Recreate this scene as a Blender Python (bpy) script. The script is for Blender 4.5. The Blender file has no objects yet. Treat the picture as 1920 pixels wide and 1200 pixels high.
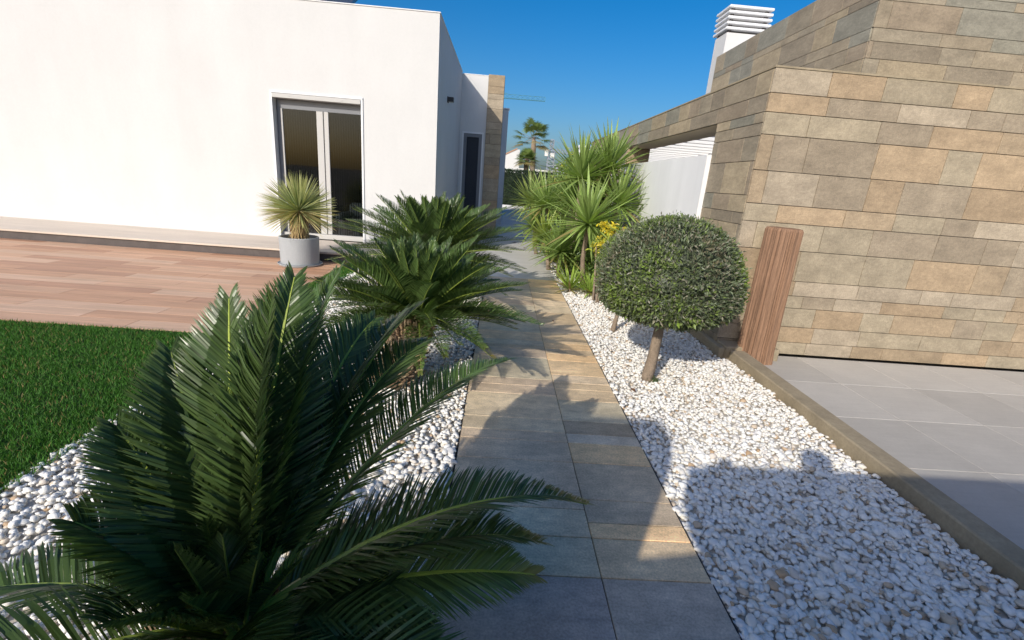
import bpy, math, random
import numpy as np
from mathutils import Vector, Matrix, Quaternion
random.seed(7); rng = np.random.default_rng(7)
scn = bpy.context.scene
COL = scn.collection
R = math.radians

# ------------------------------------------------------------------ camera
CAM_H = 1.38
_f = 866.0
_c = np.array([943.0-960, 336.0-600, _f]); _Y = _c/np.linalg.norm(_c)
_p = np.array([1943.0-960, 336.0+80-600, _f])
_U = np.cross(_p, _c); _U /= np.linalg.norm(_U)
if _U[1] > 0: _U = -_U
_X = np.cross(_Y, _U); _X /= np.linalg.norm(_X)
if _X[0] < 0: _X = -_X
_R = np.array([_X, _Y, _U])          # world = _R @ (right, down, forward)
cam = bpy.data.cameras.new('camera'); camo = bpy.data.objects.new('camera', cam); COL.objects.link(camo)
cx, cy, cz = _R[:, 0], -_R[:, 1], -_R[:, 2]
M = Matrix(((cx[0], cy[0], cz[0], 0), (cx[1], cy[1], cz[1], 0), (cx[2], cy[2], cz[2], CAM_H), (0, 0, 0, 1)))
camo.matrix_world = M
cam.sensor_fit = 'HORIZONTAL'; cam.sensor_width = 36; cam.lens = 36*_f/1920
cam.clip_start = 0.03; cam.clip_end = 2000
scn.camera = camo

def ray(u, v): return _R @ np.array([u-960.0, v-600.0, _f])
def atY(u, v, y):
    d = ray(u, v); return Vector(np.array([0, 0, CAM_H]) + d*y/d[1])
def atZ(u, v, z=0.0):
    d = ray(u, v); return Vector(np.array([0, 0, CAM_H]) + d*(z-CAM_H)/d[2])

# ------------------------------------------------------------------ world, sun, exposure
SUN = Vector((.95, 1.6, -1.0)).normalized()      # the way the light travels
elev = math.asin(-SUN.z); rot = math.atan2(-SUN.x, -SUN.y)
w = bpy.data.worlds.new('World'); scn.world = w; w.use_nodes = True
nt = w.node_tree; nt.nodes.clear()
sky = nt.nodes.new('ShaderNodeTexSky'); sky.sky_type = 'NISHITA'; sky.sun_disc = False
sky.sun_elevation = elev; sky.sun_rotation = rot
sky.air_density = 1.0; sky.dust_density = 4.0; sky.ozone_density = 4.6; sky.altitude = 300
hs = nt.nodes.new('ShaderNodeHueSaturation'); hs.inputs['Saturation'].default_value = 1.4
bg = nt.nodes.new('ShaderNodeBackground'); bg.inputs[1].default_value = 0.12
wo = nt.nodes.new('ShaderNodeOutputWorld')
nt.links.new(sky.outputs[0], hs.inputs['Color']); nt.links.new(hs.outputs[0], bg.inputs[0]); nt.links.new(bg.outputs[0], wo.inputs[0])
sl = bpy.data.lights.new('sun', 'SUN'); sl.energy = 3.1; sl.angle = R(0.53); sl.color = (1.0, 0.93, 0.82)
so = bpy.data.objects.new('sun', sl); COL.objects.link(so)
so.rotation_euler = SUN.to_track_quat('-Z', 'Y').to_euler(); so.location = (-6, -10, 8)
scn.view_settings.view_transform = 'Standard'; scn.view_settings.look = 'None'
scn.view_settings.exposure = 0.25; scn.view_settings.gamma = 1.0

# ------------------------------------------------------------------ materials
def mat(name, col=(.5, .5, .5), rough=.6, spec=.5, attr=False, noise=None, bump=None, trans=0.0, metal=0, island=None, streak=None):
    """noise=(scale, amount[, stretch]); bump=(scale, strength[, dist]); island=(palette stops)"""
    m = bpy.data.materials.new(name); m.use_nodes = True
    n = m.node_tree.nodes; l = m.node_tree.links
    b = n['Principled BSDF']; out = n['Material Output']
    b.inputs['Roughness'].default_value = rough; b.inputs['Specular IOR Level'].default_value = spec
    b.inputs['Metallic'].default_value = metal
    tc = n.new('ShaderNodeTexCoord')
    if attr:
        a = n.new('ShaderNodeAttribute'); a.attribute_name = 'Col'; c = a.outputs['Color']
    elif island:
        g = n.new('ShaderNodeNewGeometry'); rp = n.new('ShaderNodeValToRGB'); cr = rp.color_ramp
        cr.interpolation = 'LINEAR'
        while len(cr.elements) < len(island): cr.elements.new(.5)
        for e, (p, cc) in zip(cr.elements, island): e.position = p; e.color = (*cc, 1)
        l.new(g.outputs['Random Per Island'], rp.inputs[0]); c = rp.outputs[0]
    else:
        rg = n.new('ShaderNodeRGB'); rg.outputs[0].default_value = (*col, 1); c = rg.outputs[0]
    if noise:
        for (sc, amt, st) in noise:
            mp = n.new('ShaderNodeMapping'); mp.inputs['Scale'].default_value = st
            nz = n.new('ShaderNodeTexNoise'); nz.inputs['Scale'].default_value = sc; nz.inputs['Detail'].default_value = 6
            nz.inputs['Roughness'].default_value = .6
            l.new(tc.outputs['Object'], mp.inputs[0]); l.new(mp.outputs[0], nz.inputs['Vector'])
            mr = n.new('ShaderNodeMapRange'); mr.inputs[1].default_value = .25; mr.inputs[2].default_value = .75
            mr.inputs[3].default_value = 1-amt; mr.inputs[4].default_value = 1+amt
            l.new(nz.outputs['Fac'], mr.inputs[0])
            mx = n.new('ShaderNodeVectorMath'); mx.operation = 'SCALE'
            l.new(c, mx.inputs[0]); l.new(mr.outputs[0], mx.inputs['Scale']); c = mx.outputs[0]
    l.new(c, b.inputs['Base Color'])
    if bump:
        sc, stg, dist = bump
        nz = n.new('ShaderNodeTexNoise'); nz.inputs['Scale'].default_value = sc; nz.inputs['Detail'].default_value = 8
        l.new(tc.outputs['Object'], nz.inputs['Vector'])
        bp = n.new('ShaderNodeBump'); bp.inputs['Strength'].default_value = stg; bp.inputs['Distance'].default_value = dist
        l.new(nz.outputs['Fac'], bp.inputs['Height']); l.new(bp.outputs[0], b.inputs['Normal'])
    if trans > 0:
        t = n.new('ShaderNodeBsdfTranslucent'); ms = n.new('ShaderNodeMixShader'); ms.inputs[0].default_value = trans
        vm = n.new('ShaderNodeVectorMath'); vm.operation = 'MULTIPLY'; vm.inputs[1].default_value = (1.5, 1.6, .6)
        l.new(c, vm.inputs[0]); l.new(vm.outputs[0], t.inputs['Color'])
        l.new(b.outputs[0], ms.inputs[1]); l.new(t.outputs[0], ms.inputs[2]); l.new(ms.outputs[0], out.inputs[0])
    return m

ONE = (1, 1, 1)
M_render = mat('white_render', (.64, .635, .625), .85, .2, noise=[(1.2, .03, ONE), (1.1, .04, (1.5, 1.5, .4)), (25, .02, ONE)], bump=(90, .45, .006))
M_renderL = mat('white_render_aged', (.76, .76, .76), .85, .2, noise=[(2.5, .035, ONE), (2.2, .05, (1.6, 1.6, .15))], bump=(140, .25, .004))
M_coping = mat('coping_metal', (.42, .42, .43), .4, .5)
M_tile = mat('stone_tile', attr=True, rough=.48, spec=.5, noise=[(5, .26, (.7, 1.6, 1)), (20, .20, (.8, 1.3, 1)), (110, .30, ONE), (1.7, .24, ONE)], bump=(110, .4, .004))
M_wtile = mat('wall_stone_tile', attr=True, rough=.7, spec=.3, noise=[(5, .24, (1, .6, 1.6)), (26, .18, (1.2, .7, 1.6)), (140, .20, ONE)], bump=(70, .7, .008))
M_joint = mat('dark_joint', (.035, .033, .03), .9, .1)
M_wjoint = mat('wall_joint', (.10, .09, .075), .9, .1)
M_pave = mat('pale_paving', attr=True, rough=.62, spec=.35, noise=[(3, .07, ONE), (60, .05, ONE), (12, .05, (.3, 3, 1))], bump=(90, .15, .003))
M_pebble = mat('white_pebble', island=[(0, (.84, .82, .77)), (.55, (.88, .86, .81)), (.72, (.77, .72, .63)), (.86, (.80, .79, .78)), (.95, (.62, .52, .40)), (1, (.50, .34, .20))], rough=.6, spec=.35, noise=[(60, .10, ONE)], bump=(90, .3, .004))
M_bed = mat('gravel_bed', (.50, .46, .40), .95, .1, noise=[(30, .25, ONE)])
M_ground = mat('earth', (.30, .26, .20), .95, .1, noise=[(.2, .2, ONE)])
M_deck = mat('timber_look_tile', attr=True, rough=.5, spec=.4, noise=[(3, .22, (.25, 3.5, 1)), (14, .18, (.2, 4, 1)), (120, .08, ONE)], bump=(50, .12, .003))
M_terr = mat('travertine', (.62, .53, .44), .55, .4, noise=[(3, .10, (.3, 2, 1)), (30, .05, ONE)])
M_riser = mat('dark_stone_and_flue_shade', (.10, .085, .08), .6, .3, noise=[(8, .2, ONE)])
M_lawnbase = mat('lawn_soil', (.035, .07, .02), .95, .1)
M_grass = mat('grass_blade', attr=True, rough=.6, spec=.3, trans=.25)
M_cycad = mat('cycad_leaf', attr=True, rough=.33, spec=.5, trans=.24)
M_rachis = mat('cycad_rachis', (.20, .26, .045), .4, .5)
M_rachis2 = mat('pale_rachis', (.34, .42, .055), .4, .5)
M_leaf = mat('small_leaf', attr=True, rough=.42, spec=.5, trans=.15)
M_sword = mat('sword_leaf', attr=True, rough=.42, spec=.5, trans=.22)
M_bark = mat('grey_bark', (.27, .21, .155), .85, .2, noise=[(25, .3, (1, 1, .3)), (90, .2, ONE)], bump=(70, .6, .01))
M_thatch = mat('dead_leaf', attr=True, rough=.8, spec=.2)
M_pot = mat('grey_concrete', (.36, .38, .395), .7, .3, noise=[(6, .06, ONE), (60, .05, ONE), (4, .06, (1, 1, .2))], bump=(120, .1, .002))
M_soil = mat('soil', (.07, .05, .035), .95, .1, bump=(40, .6, .02))
M_timber = mat('weathered_timber', (.27, .16, .10), .85, .2, noise=[(20, .35, (3, 3, .12)), (70, .3, (3, 3, .1))], bump=(40, .5, .01))
M_frame = mat('grey_aluminium', (.17, .18, .20), .4, .5)
M_frameL = mat('light_aluminium', (.50, .49, .47), .5, .4)
M_whitef = mat('white_frame', (.78, .78, .78), .45, .4)
M_pleat = mat('fly_screen_mesh', (.065, .066, .068), .8, .2)
M_room = mat('dim_room', (.05, .05, .05), .9, .1)  # near-black colour stands in for the unlit interior
M_sofa = mat('grey_fabric', (.36, .38, .38), .9, .1, noise=[(40, .08, ONE)])
M_black = mat('black_metal', (.03, .03, .035), .45, .5)
M_lens = mat('frosted_lens', (.55, .55, .52), .4, .4)
M_hedge = mat('hedge_leaf', attr=True, rough=.5, spec=.4, trans=.12)
M_roof = mat('dark_panel', (.06, .065, .08), .25, .6)
M_tan = mat('soffit_render', (.66, .54, .40), .9, .1, noise=[(4, .06, ONE)])
M_kerb = mat('kerb_stone', (.34, .28, .19), .8, .2, noise=[(6, .2, ONE), (60, .15, ONE)], bump=(50, .4, .005))
M_blind = mat('dark_blind', (.045, .05, .06), .75, .2)
M_cgreen = mat('green_steel', (.10, .27, .30), .6, .3)
M_cgrey = mat('galvanised_steel', (.30, .33, .38), .6, .3)
M_cream = mat('concrete_block', (.75, .74, .70), .8, .2)
M_roofred = mat('clay_coping', (.45, .26, .17), .8, .2)
M_skin = mat('skin', (.48, .28, .19), .5, .4)
M_cloth = mat('navy_cloth', (.05, .07, .13), .9, .1)
M_hair = mat('brown_hair', (.05, .03, .02), .6, .3)
gl = bpy.data.materials.new('window_glass'); gl.use_nodes = True
_n = gl.node_tree.nodes; _b = _n['Principled BSDF']
_tr = _n.new('ShaderNodeBsdfTransparent'); _tr.inputs[0].default_value = (.55, .58, .6, 1)
_gs = _n.new('ShaderNodeBsdfGlossy'); _gs.inputs['Roughness'].default_value = .02; _ms = _n.new('ShaderNodeMixShader')
_fr = _n.new('ShaderNodeFresnel'); _fr.inputs[0].default_value = 1.4
gl.node_tree.links.new(_fr.outputs[0], _ms.inputs[0]); gl.node_tree.links.new(_tr.outputs[0], _ms.inputs[1]); gl.node_tree.links.new(_gs.outputs[0], _ms.inputs[2])
gl.node_tree.links.new(_ms.outputs[0], _n['Material Output'].inputs[0]); M_glass = gl

# ------------------------------------------------------------------ mesh helpers
def tag(o, label=None, cat=None, group=None, kind=None):
    if label: o['label'] = label
    if cat: o['category'] = cat
    if group: o['group'] = group
    if kind: o['kind'] = kind
    return o
def empty(name, loc=(0, 0, 0), label=None, cat=None, group=None):
    o = bpy.data.objects.new(name, None); COL.objects.link(o); o.location = loc; o.empty_display_size = .1
    return tag(o, label, cat, group)
class MB:
    """collects geometry in world coordinates; build() links ONE mesh object"""
    def __init__(s): s.v = []; s.f = []; s.c = []; s.m = []
    def add(s, vs, fs, col=None, mi=0):
        o = len(s.v); s.v += [tuple(x) for x in vs]; s.f += [tuple(i+o for i in f) for f in fs]
        s.c += [col or (1, 1, 1)]*len(vs) if not isinstance(col, list) else col
        s.m += [mi]*len(fs); return s
    def box(s, x0, x1, y0, y1, z0, z1, col=None, mi=0, b=0.0):
        if b > 0:      # chamfered edges
            vs = []; fs = []
            xs = (x0, x0+b, x1-b, x1); ys = (y0, y0+b, y1-b, y1); zs = (z0, z0+b, z1-b, z1)
            idx = {}
            for i in range(4):
                for j in range(4):
                    for k in range(4):
                        n_out = (i in (0, 3))+(j in (0, 3))+(k in (0, 3))
                        if n_out == 1: idx[i, j, k] = len(vs); vs.append((xs[i], ys[j], zs[k]))
            g = idx
            for a in (0, 3):
                fl = (lambda q: q) if a == 3 else (lambda q: q[::-1])
                fs.append(fl((g[a, 1, 1], g[a, 2, 1], g[a, 2, 2], g[a, 1, 2])))
                fs.append(fl((g[1, a, 1], g[1, a, 2], g[2, a, 2], g[2, a, 1])))
                fs.append(fl((g[1, 1, a], g[2, 1, a], g[2, 2, a], g[1, 2, a])))
            def q(*t): fs.append(tuple(g[x] for x in t))
            for a in (0, 3):
                for c in (0, 3):
                    ai = 1 if a == 0 else 2; ci = 1 if c == 0 else 2
                    q((a, ci, 1), (a, ci, 2), (ai, c, 2), (ai, c, 1))
                    q((a, 1, ci), (a, 2, ci), (ai, 2, c), (ai, 1, c))
                    q((1, a, ci), (2, a, ci), (2, ai, c), (1, ai, c))
                    for e in (0, 3):
                        ei = 1 if e == 0 else 2
                        q((a, ci, ei), (ai, c, ei), (ai, ci, e))
            return s.add(vs, fs, col, mi)
        vs = [(x0, y0, z0), (x1, y0, z0), (x1, y1, z0), (x0, y1, z0), (x0, y0, z1), (x1, y0, z1), (x1, y1, z1), (x0, y1, z1)]
        return s.add(vs, [(0, 3, 2, 1), (4, 5, 6, 7), (0, 1, 5, 4), (1, 2, 6, 5), (2, 3, 7, 6), (3, 0, 4, 7)], col, mi)
    def tube(s, pts, rad, n=10, col=None, mi=0, cap=True, wob=0.0):
        pts = [Vector(p) for p in pts]; vs = []; fs = []
        if not hasattr(rad, '__len__'): rad = [rad]*len(pts)
        up = Vector((.13, .21, 1)).normalized()
        for i, p in enumerate(pts):
            t = (pts[min(i+1, len(pts)-1)]-pts[max(i-1, 0)]).normalized()
            a = t.cross(up)
            if a.length < .2: a = t.cross(Vector((1, 0, 0)))
            a.normalize(); b = t.cross(a)
            for k in range(n):
                an = 2*math.pi*k/n; r = rad[i]*(1+wob*(random.random()-.5))
                vs.append(p+a*math.cos(an)*r+b*math.sin(an)*r)
        for i in range(len(pts)-1):
            for k in range(n): fs.append((i*n+k, i*n+(k+1) % n, (i+1)*n+(k+1) % n, (i+1)*n+k))
        if cap: fs.append(tuple(range(n))[::-1]); fs.append(tuple((len(pts)-1)*n+k for k in range(n)))
        return s.add(vs, fs, col, mi)
    def lathe(s, cx_, cy_, prof, n=48, mi=0, col=None):
        vs = []; fs = []
        for r, z in prof:
            for k in range(n): an = 2*math.pi*k/n; vs.append((cx_+r*math.cos(an), cy_+r*math.sin(an), z))
        for i in range(len(prof)-1):
            for k in range(n): fs.append((i*n+k, i*n+(k+1) % n, (i+1)*n+(k+1) % n, (i+1)*n+k))
        return s.add(vs, fs, col, mi)
    def prism(s, pts, d, col=None, mi=0):
        """polygon pts extruded by vector d"""
        n = len(pts); d = Vector(d); vs = [Vector(p) for p in pts]+[Vector(p)+d for p in pts]
        return s.add(vs, [tuple(range(n))[::-1], tuple(range(n, 2*n))]+[(i, (i+1) % n, n+(i+1) % n, n+i) for i in range(n)], col, mi)
    def build(s, name, m, parent=None, smooth=False, kind=None):
        me = bpy.data.meshes.new(name); off = Vector((0, 0, 0))
        if parent is not None:
            p = parent
            while p is not None: off += Vector(p.location); p = p.parent
        v = np.array(s.v, dtype=np.float64)-np.array(off)
        me.from_pydata(v.tolist(), [], s.f)
        ms = m if isinstance(m, (list, tuple)) else [m]
        for x in ms: me.materials.append(x)
        if len(ms) > 1: me.polygons.foreach_set('material_index', s.m)
        if any(c != (1, 1, 1) for c in s.c):
            ca = me.color_attributes.new('Col', 'FLOAT_COLOR', 'POINT')
            a = np.ones((len(s.v), 4)); a[:, :3] = s.c; ca.data.foreach_set('color', a.ravel())
        if smooth: me.polygons.foreach_set('use_smooth', [True]*len(me.polygons))
        me.update(); o = bpy.data.objects.new(name, me); COL.objects.link(o)
        if parent is not None: o.parent = parent
        if kind: o['kind'] = kind
        return o

def fast_mesh(name, V, loops, sizes, m, parent=None, col=None, kind=None, smooth=False):
    """V (n,3); loops flat index array; sizes per face"""
    me = bpy.data.meshes.new(name); V = np.asarray(V, dtype=np.float32)
    if parent is not None:
        off = Vector((0, 0, 0)); p = parent
        while p is not None: off += Vector(p.location); p = p.parent
        V = V-np.array(off, dtype=np.float32)
    me.vertices.add(len(V)); me.vertices.foreach_set('co', V.ravel())
    me.loops.add(len(loops)); me.loops.foreach_set('vertex_index', np.asarray(loops, dtype=np.int32))
    sizes = np.asarray(sizes, dtype=np.int32); st = np.concatenate([[0], np.cumsum(sizes)[:-1]]).astype(np.int32)
    me.polygons.add(len(sizes)); me.polygons.foreach_set('loop_start', st); me.polygons.foreach_set('loop_total', sizes)
    me.update(calc_edges=True)
    for x in (m if isinstance(m, (list, tuple)) else [m]): me.materials.append(x)
    if col is not None:
        ca = me.color_attributes.new('Col', 'FLOAT_COLOR', 'POINT')
        a = np.ones((len(V), 4), dtype=np.float32); a[:, :3] = col; ca.data.foreach_set('color', a.ravel())
    me.polygons.foreach_set('use_smooth', np.full(len(sizes), smooth))
    o = bpy.data.objects.new(name, me); COL.objects.link(o)
    if parent is not None: o.parent = parent
    if kind: o['kind'] = kind
    return o

def leaves(P, D, N, L, W, bend=0.0, fold=.25):
    """many pointed leaves: base P, direction D, normal N (n,3); length L, width W -> V, quads; 6 verts / 2 quads folded at the midrib... rhombic"""
    n = len(P); S = np.cross(D, N); S /= np.linalg.norm(S, axis=1)[:, None]+1e-9
    L = np.broadcast_to(L, n)[:, None]; W = np.broadcast_to(W, n)[:, None]
    mid = P+D*L*.5-N*bend*L*.25
    a = mid+S*W*.5+N*W*fold; b = mid-S*W*.5+N*W*fold; tip = P+D*L-N*bend*L
    V = np.stack([P, a, tip, mid, b], 1).reshape(-1, 3)
    k = np.arange(n)[:, None]*5
    q = np.concatenate([k+np.array([0, 1, 2, 3]), k+np.array([0, 3, 2, 4])], 1).reshape(-1)
    return V, q, np.full(n*2, 4)

def unit(a): return a/(np.linalg.norm(a, axis=-1, keepdims=True)+1e-9)

# ------------------------------------------------------------------ ground, path, paving
mb = MB(); mb.box(-400, 400, -300, 900, -.6, -.06); g = mb.build('ground', M_ground, kind='structure')

TANS = [(.33, .27, .185), (.36, .285, .185), (.30, .255, .185), (.39, .30, .19), (.28, .235, .17)]
GRNS = [(.285, .275, .225), (.25, .255, .215), (.32, .30, .245), (.235, .235, .20), (.27, .25, .21)]
DARK = [(.20, .18, .15), (.215, .20, .185)]
TANS = [tuple(x*k for x, k in zip(c, (1.95, 1.88, 1.72))) for c in TANS]; GRNS = [tuple(x*k for x, k in zip(c, (2.02, 1.82, 1.58))) for c in GRNS]
def pathcol(side, y):
    c = pathcol0(side, y); return (c[0]*1.22, c[1]*1.13, c[2]*1.07)
def pathcol0(side, y):
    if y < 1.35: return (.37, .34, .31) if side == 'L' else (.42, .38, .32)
    if side == 'L':
        return random.choice(GRNS) if random.random() < .8 else random.choice(TANS)
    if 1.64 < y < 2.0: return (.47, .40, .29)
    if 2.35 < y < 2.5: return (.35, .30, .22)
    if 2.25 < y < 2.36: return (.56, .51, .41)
    return random.choice(TANS) if random.random() < .72 else random.choice(GRNS)
mb = MB()
RJ = [-1.4, -.8, -.2, .3, .75, 1.35, 1.55, 1.64, 1.79, 2.08, 2.27, 2.37, 2.52, 2.80, 2.97, 3.08, 3.22, 3.51, 3.66, 3.78, 3.93, 4.23, 4.39, 4.51, 4.67, 4.95, 5.25, 5.5, 5.85, 6.19, 6.45, 6.72]
LJ = [-1.4, -.8, -.2, .3, .75, 1.35, 1.55, 1.72, 2.08, 2.27, 2.37, 2.52, 2.85, 2.99, 3.11, 3.54, 3.73, 3.82, 3.96, 4.2, 4.44, 4.53, 4.9, 5.2, 5.45, 5.81, 6.1, 6.36, 6.72]
for side, J, x0, x1 in (('L', LJ, -.14, .462), ('R', RJ, .466, .880)):
    for a, b in zip(J[:-1], J[1:]):
        mb.box(x0, x1, a+.0025, b-.0025, -.02, .0, col=pathcol(side, (a+b)/2), b=.0015)
mb.build('path', M_tile, kind='structure')
mb = MB(); mb.box(-.15, .88, -1.5, 6.8, -.05, -.008); mb.build('path_bedding', M_joint, kind='structure')
mb = MB(); y = 6.725
while y < 24.6:
    c = .56+random.uniform(-.03, .03)
    x1 = .93 if y < 12 else 7.0
    mb.box(-1.5 if y > 7.5 else -.14, x1, y+.0015, y+.1435, -.02, .0, col=(c, c*.965, c*.90), b=.001); y += .145
mb.build('pavement', M_pave, kind='structure')
mb = MB(); mb.box(-1.6, 7.1, 6.8, 24.7, -.05, -.008); mb.build('pavement_bedding', M_joint, kind='structure')
# steel edging either side of the path
mb = MB(); mb.box(.8815, .8835, -1.4, 6.7, -.05, .001); mb.box(-.1435, -.1415, -1.4, 6.7, -.05, .001)
mb.build('path_edging', M_black, kind='structure')
mb = MB(); mb.box(-1.2, 9, 24.7, 24.85, -.05, .12); mb.build('kerb', M_render, kind='structure')

# gravel beds: a sheet, then every pebble of the loose layer
mb = MB(); mb.box(.886, 2.12, -1.4, 12, -.05, -.022); mb.box(-2.0, -.152, -1.4, 6.7, -.05, -.022)
mb.build('gravel_bed', M_bed, kind='structure')
def ico(sub):
    import bmesh
    bm = bmesh.new(); bmesh.ops.create_icosphere(bm, subdivisions=sub, radius=1)
    V = np.array([v.co[:] for v in bm.verts]); F = np.array([[v.index for v in f.verts] for f in bm.faces]); bm.free(); return V, F
def pebble_protos(sub, n=14):
    V, F = ico(sub); out = []
    for _ in range(n):
        U = V.copy()
        for k in range(7):       # chip flat facets off
            d = unit(rng.normal(size=3)); h = rng.uniform(.55, .9); t = U@d
            U = U-np.maximum(t-h, 0)[:, None]*d*.9
        U = U+.10*np.sin(V@rng.normal(size=(3, 3))*2.2+rng.uniform(0, 6, 3))
        out.append(U*np.array([1, rng.uniform(.6, .95), rng.uniform(.42, .7)]))
    return out, F
def pebbles(name, regions, sub, pitch, size):
    protos, F = pebble_protos(sub); nv = len(protos[0]); nf = len(F)
    pts = []
    for x0, x1, y0, y1 in regions:
        nx = int((x1-x0)/pitch); ny = int((y1-y0)/pitch)
        for layer in (0, 1):
            gx, gy = np.meshgrid(np.linspace(x0+.01, x1-.01, nx), np.linspace(y0+.01, y1-.01, ny))
            q = np.stack([gx.ravel(), gy.ravel()], 1)+rng.uniform(-.6, .6, (nx*ny, 2))*pitch
            q[:, 0] = np.clip(q[:, 0], x0+.006, x1-.002)
            if layer: q = q[rng.random(len(q)) < .55]
            pts.append(np.column_stack([q, np.full(len(q), -.014+layer*.014)+rng.uniform(-.004, .006, len(q))]))
    P = np.concatenate(pts); n = len(P)
    k = rng.integers(0, len(protos), n); PR = np.array(protos)[k]
    s = size*rng.lognormal(0, .28, n)
    s = np.clip(s, size*.45, size*1.75)
    a = rng.uniform(0, 6.283, n); tx = rng.normal(0, .35, n); ty = rng.normal(0, .35, n)
    ca, sa = np.cos(a), np.sin(a); Rz = np.zeros((n, 3, 3)); Rz[:, 0, 0] = ca; Rz[:, 0, 1] = -sa; Rz[:, 1, 0] = sa; Rz[:, 1, 1] = ca; Rz[:, 2, 2] = 1
    cx_, sx_ = np.cos(tx), np.sin(tx); Rx = np.zeros((n, 3, 3)); Rx[:, 0, 0] = 1; Rx[:, 1, 1] = cx_; Rx[:, 1, 2] = -sx_; Rx[:, 2, 1] = sx_; Rx[:, 2, 2] = cx_
    Mx = Rz@Rx
    V = np.einsum('nij,nvj->nvi', Mx, PR)*s[:, None, None]+P[:, None, :]
    lp = (F[None]+(np.arange(n)*nv)[:, None, None]).reshape(-1)
    return fast_mesh(name, V.reshape(-1, 3), lp, np.full(n*nf, 3), M_pebble, smooth=True, kind='stuff')
_g = pebbles('gravel', [(.888, 2.12, .8, 2.3), (-1.1, -.150, .7, 2.2)], 2, .0245, .0168)
tag(_g, 'white rounded pebbles covering the beds along the near path', 'gravel')
_g = pebbles('gravel', [(.888, 2.12, 2.3, 3.84), (.888, 2.04, 3.84, 8.5), (-2.0, -.150, 2.2, 6.7), (-2.0, -1.1, .6, 2.2)], 1, .0250, .0158)
tag(_g, 'white pebbles covering the beds farther along the path', 'gravel')
mb = MB(); rs_ = random.Random(3)
for i in range(9):
    for j in range(9):
        c = rs_.uniform(.46, .54); mb.box(2.28+i*.6, 2.28+i*.6+.597, -1.38+j*.6, -1.38+j*.6+.597, -.04, -.01, col=(c, c*.94, c*.84), b=.002)
for i in range(13):
    for j in range(14):
        c = rs_.uniform(.54, .60); mb.box(2.52+i*.6, 2.52+i*.6+.597, 4.38+j*.6, 4.38+j*.6+.597, -.04, -.01, col=(c, c*.93, c*.82), b=.002)
mb.build('patio', M_pave, kind='structure')
mb = MB(); mb.box(2.14, 7.8, -1.4, 4.04, -.09, -.02); mb.build('patio_bedding', M_joint, kind='structure')

# lawn
mb = MB(); mb.box(-2.23, -2.0, -1.4, 6.9, -.05, -.01); mb.box(-9, -2.23, -1.4, 3.6, -.05, -.01); mb.build('lawn', M_lawnbase, kind='structure')
pp = []
for x0, x1, y0, y1, n in ((-2.23, -1.95, .8, 6.9, 26000), (-4.5, -2.23, 1.2, 3.6, 60000)):
    pp.append(np.column_stack([rng.uniform(x0, x1, n), rng.uniform(y0, y1, n), np.full(n, -.012)]))
P = np.concatenate(pp); n = len(P)
D = unit(np.column_stack([rng.normal(0, .45, (n, 2)), np.ones(n)])); N = unit(np.cross(D, unit(rng.normal(size=(n, 3)))))
V, lp, sz = leaves(P, D, N, rng.uniform(.025, .045, n), .0045, bend=.3)
c = np.array([.07, .19, .03])*rng.uniform(.6, 1.4, (n, 1)); c[rng.random(n) < .06] = (.35, .27, .12)
tag(fast_mesh('grass', V, lp, sz, M_grass, col=np.repeat(c, 5, 0), kind='stuff'), 'short bright green grass between the gravel and the timber look deck', 'grass')

# timber look deck, travertine terrace
mb = MB(); y = 3.62; r = 0
while y < 6.9:
    x = -9.0+(-.5 if r % 2 else 0)
    while x < -2.24:
        x2 = min(x+1.2, -2.236)
        c = random.choice([(.53, .29, .17), (.58, .34, .21), (.47, .25, .15), (.60, .38, .25)])
        mb.box(x+.0015, x2-.0015, y+.0015, min(y+.1985, 6.95), -.02, 0, col=c, b=.001); x += 1.2
    y += .20; r += 1
mb.build('deck', M_deck, kind='structure')
mb = MB(); mb.box(-9, -2.24, 3.6, 6.96, -.05, -.008); mb.build('deck_bedding', M_joint, kind='structure')
TZ = .14; HY = 8.1; HX = -1.125
mb = MB(); mb.box(-9, -1.5, 6.97, HY+.2, -.05, TZ-.03, mi=1); mb.box(-9.01, -1.47, 6.94, HY-.002, TZ-.03, TZ, b=.004)
mb.build('terrace', [M_terr, M_riser], kind='structure')

# ------------------------------------------------------------------ cladding helper
WT = [(.30, .255, .195), (.27, .235, .185), (.245, .21, .165), (.33, .275, .20), (.235, .225, .19), (.29, .24, .185), (.26, .25, .215)]
WT2 = [(.36, .275, .18), (.39, .29, .185), (.32, .26, .185), (.36, .30, .21), (.40, .33, .24)]
def clad(mb, plane, c, a0, a1, z0, z1, rows, pal, lens=(.3, .45, .6, .9), th=.02, sgn=-1, seed=0, gap=.005):
    """tiles on plane x=c or y=c facing sgn; a along the wall; rows: list of z joints"""
    rd = random.Random(seed)
    zs = [z for z in rows if z0 < z < z1]; zs = [z0]+zs+[z1]
    for za, zb in zip(zs[:-1], zs[1:]):
        a = a0-rd.choice(lens)*rd.random()
        while a < a1:
            b = a+rd.choice(lens); s, e = max(a, a0), min(b, a1)
            if e-s > .03:
                col = rd.choice(pal); k = rd.uniform(.9, 1.1); col = tuple(x*k for x in col)
                c0, c1 = (c, c+th) if sgn < 0 else (c-th, c)
                if plane == 'x': mb.box(c0, c1, s+gap/2, e-gap/2, za+gap/2, zb-gap/2, col=col, b=.0012)
                else: mb.box(s+gap/2, e-gap/2, c0, c1, za+gap/2, zb-gap/2, col=col, b=.0012)
            a = b

WT = [(r_*1.08, g_*1.05, b_*.97) for r_, g_, b_ in WT]
# ------------------------------------------------------------------ main house on the left
HT = 3.72; RY = 12.17
house = empty('house', (HX, HY, 0), 'white rendered flat-roofed house with sliding glass door, left of the tiled path', 'house')
OX0, OX1, OZ1 = -3.735, -2.335, 2.41      # sliding door opening
mb = MB()
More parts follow.
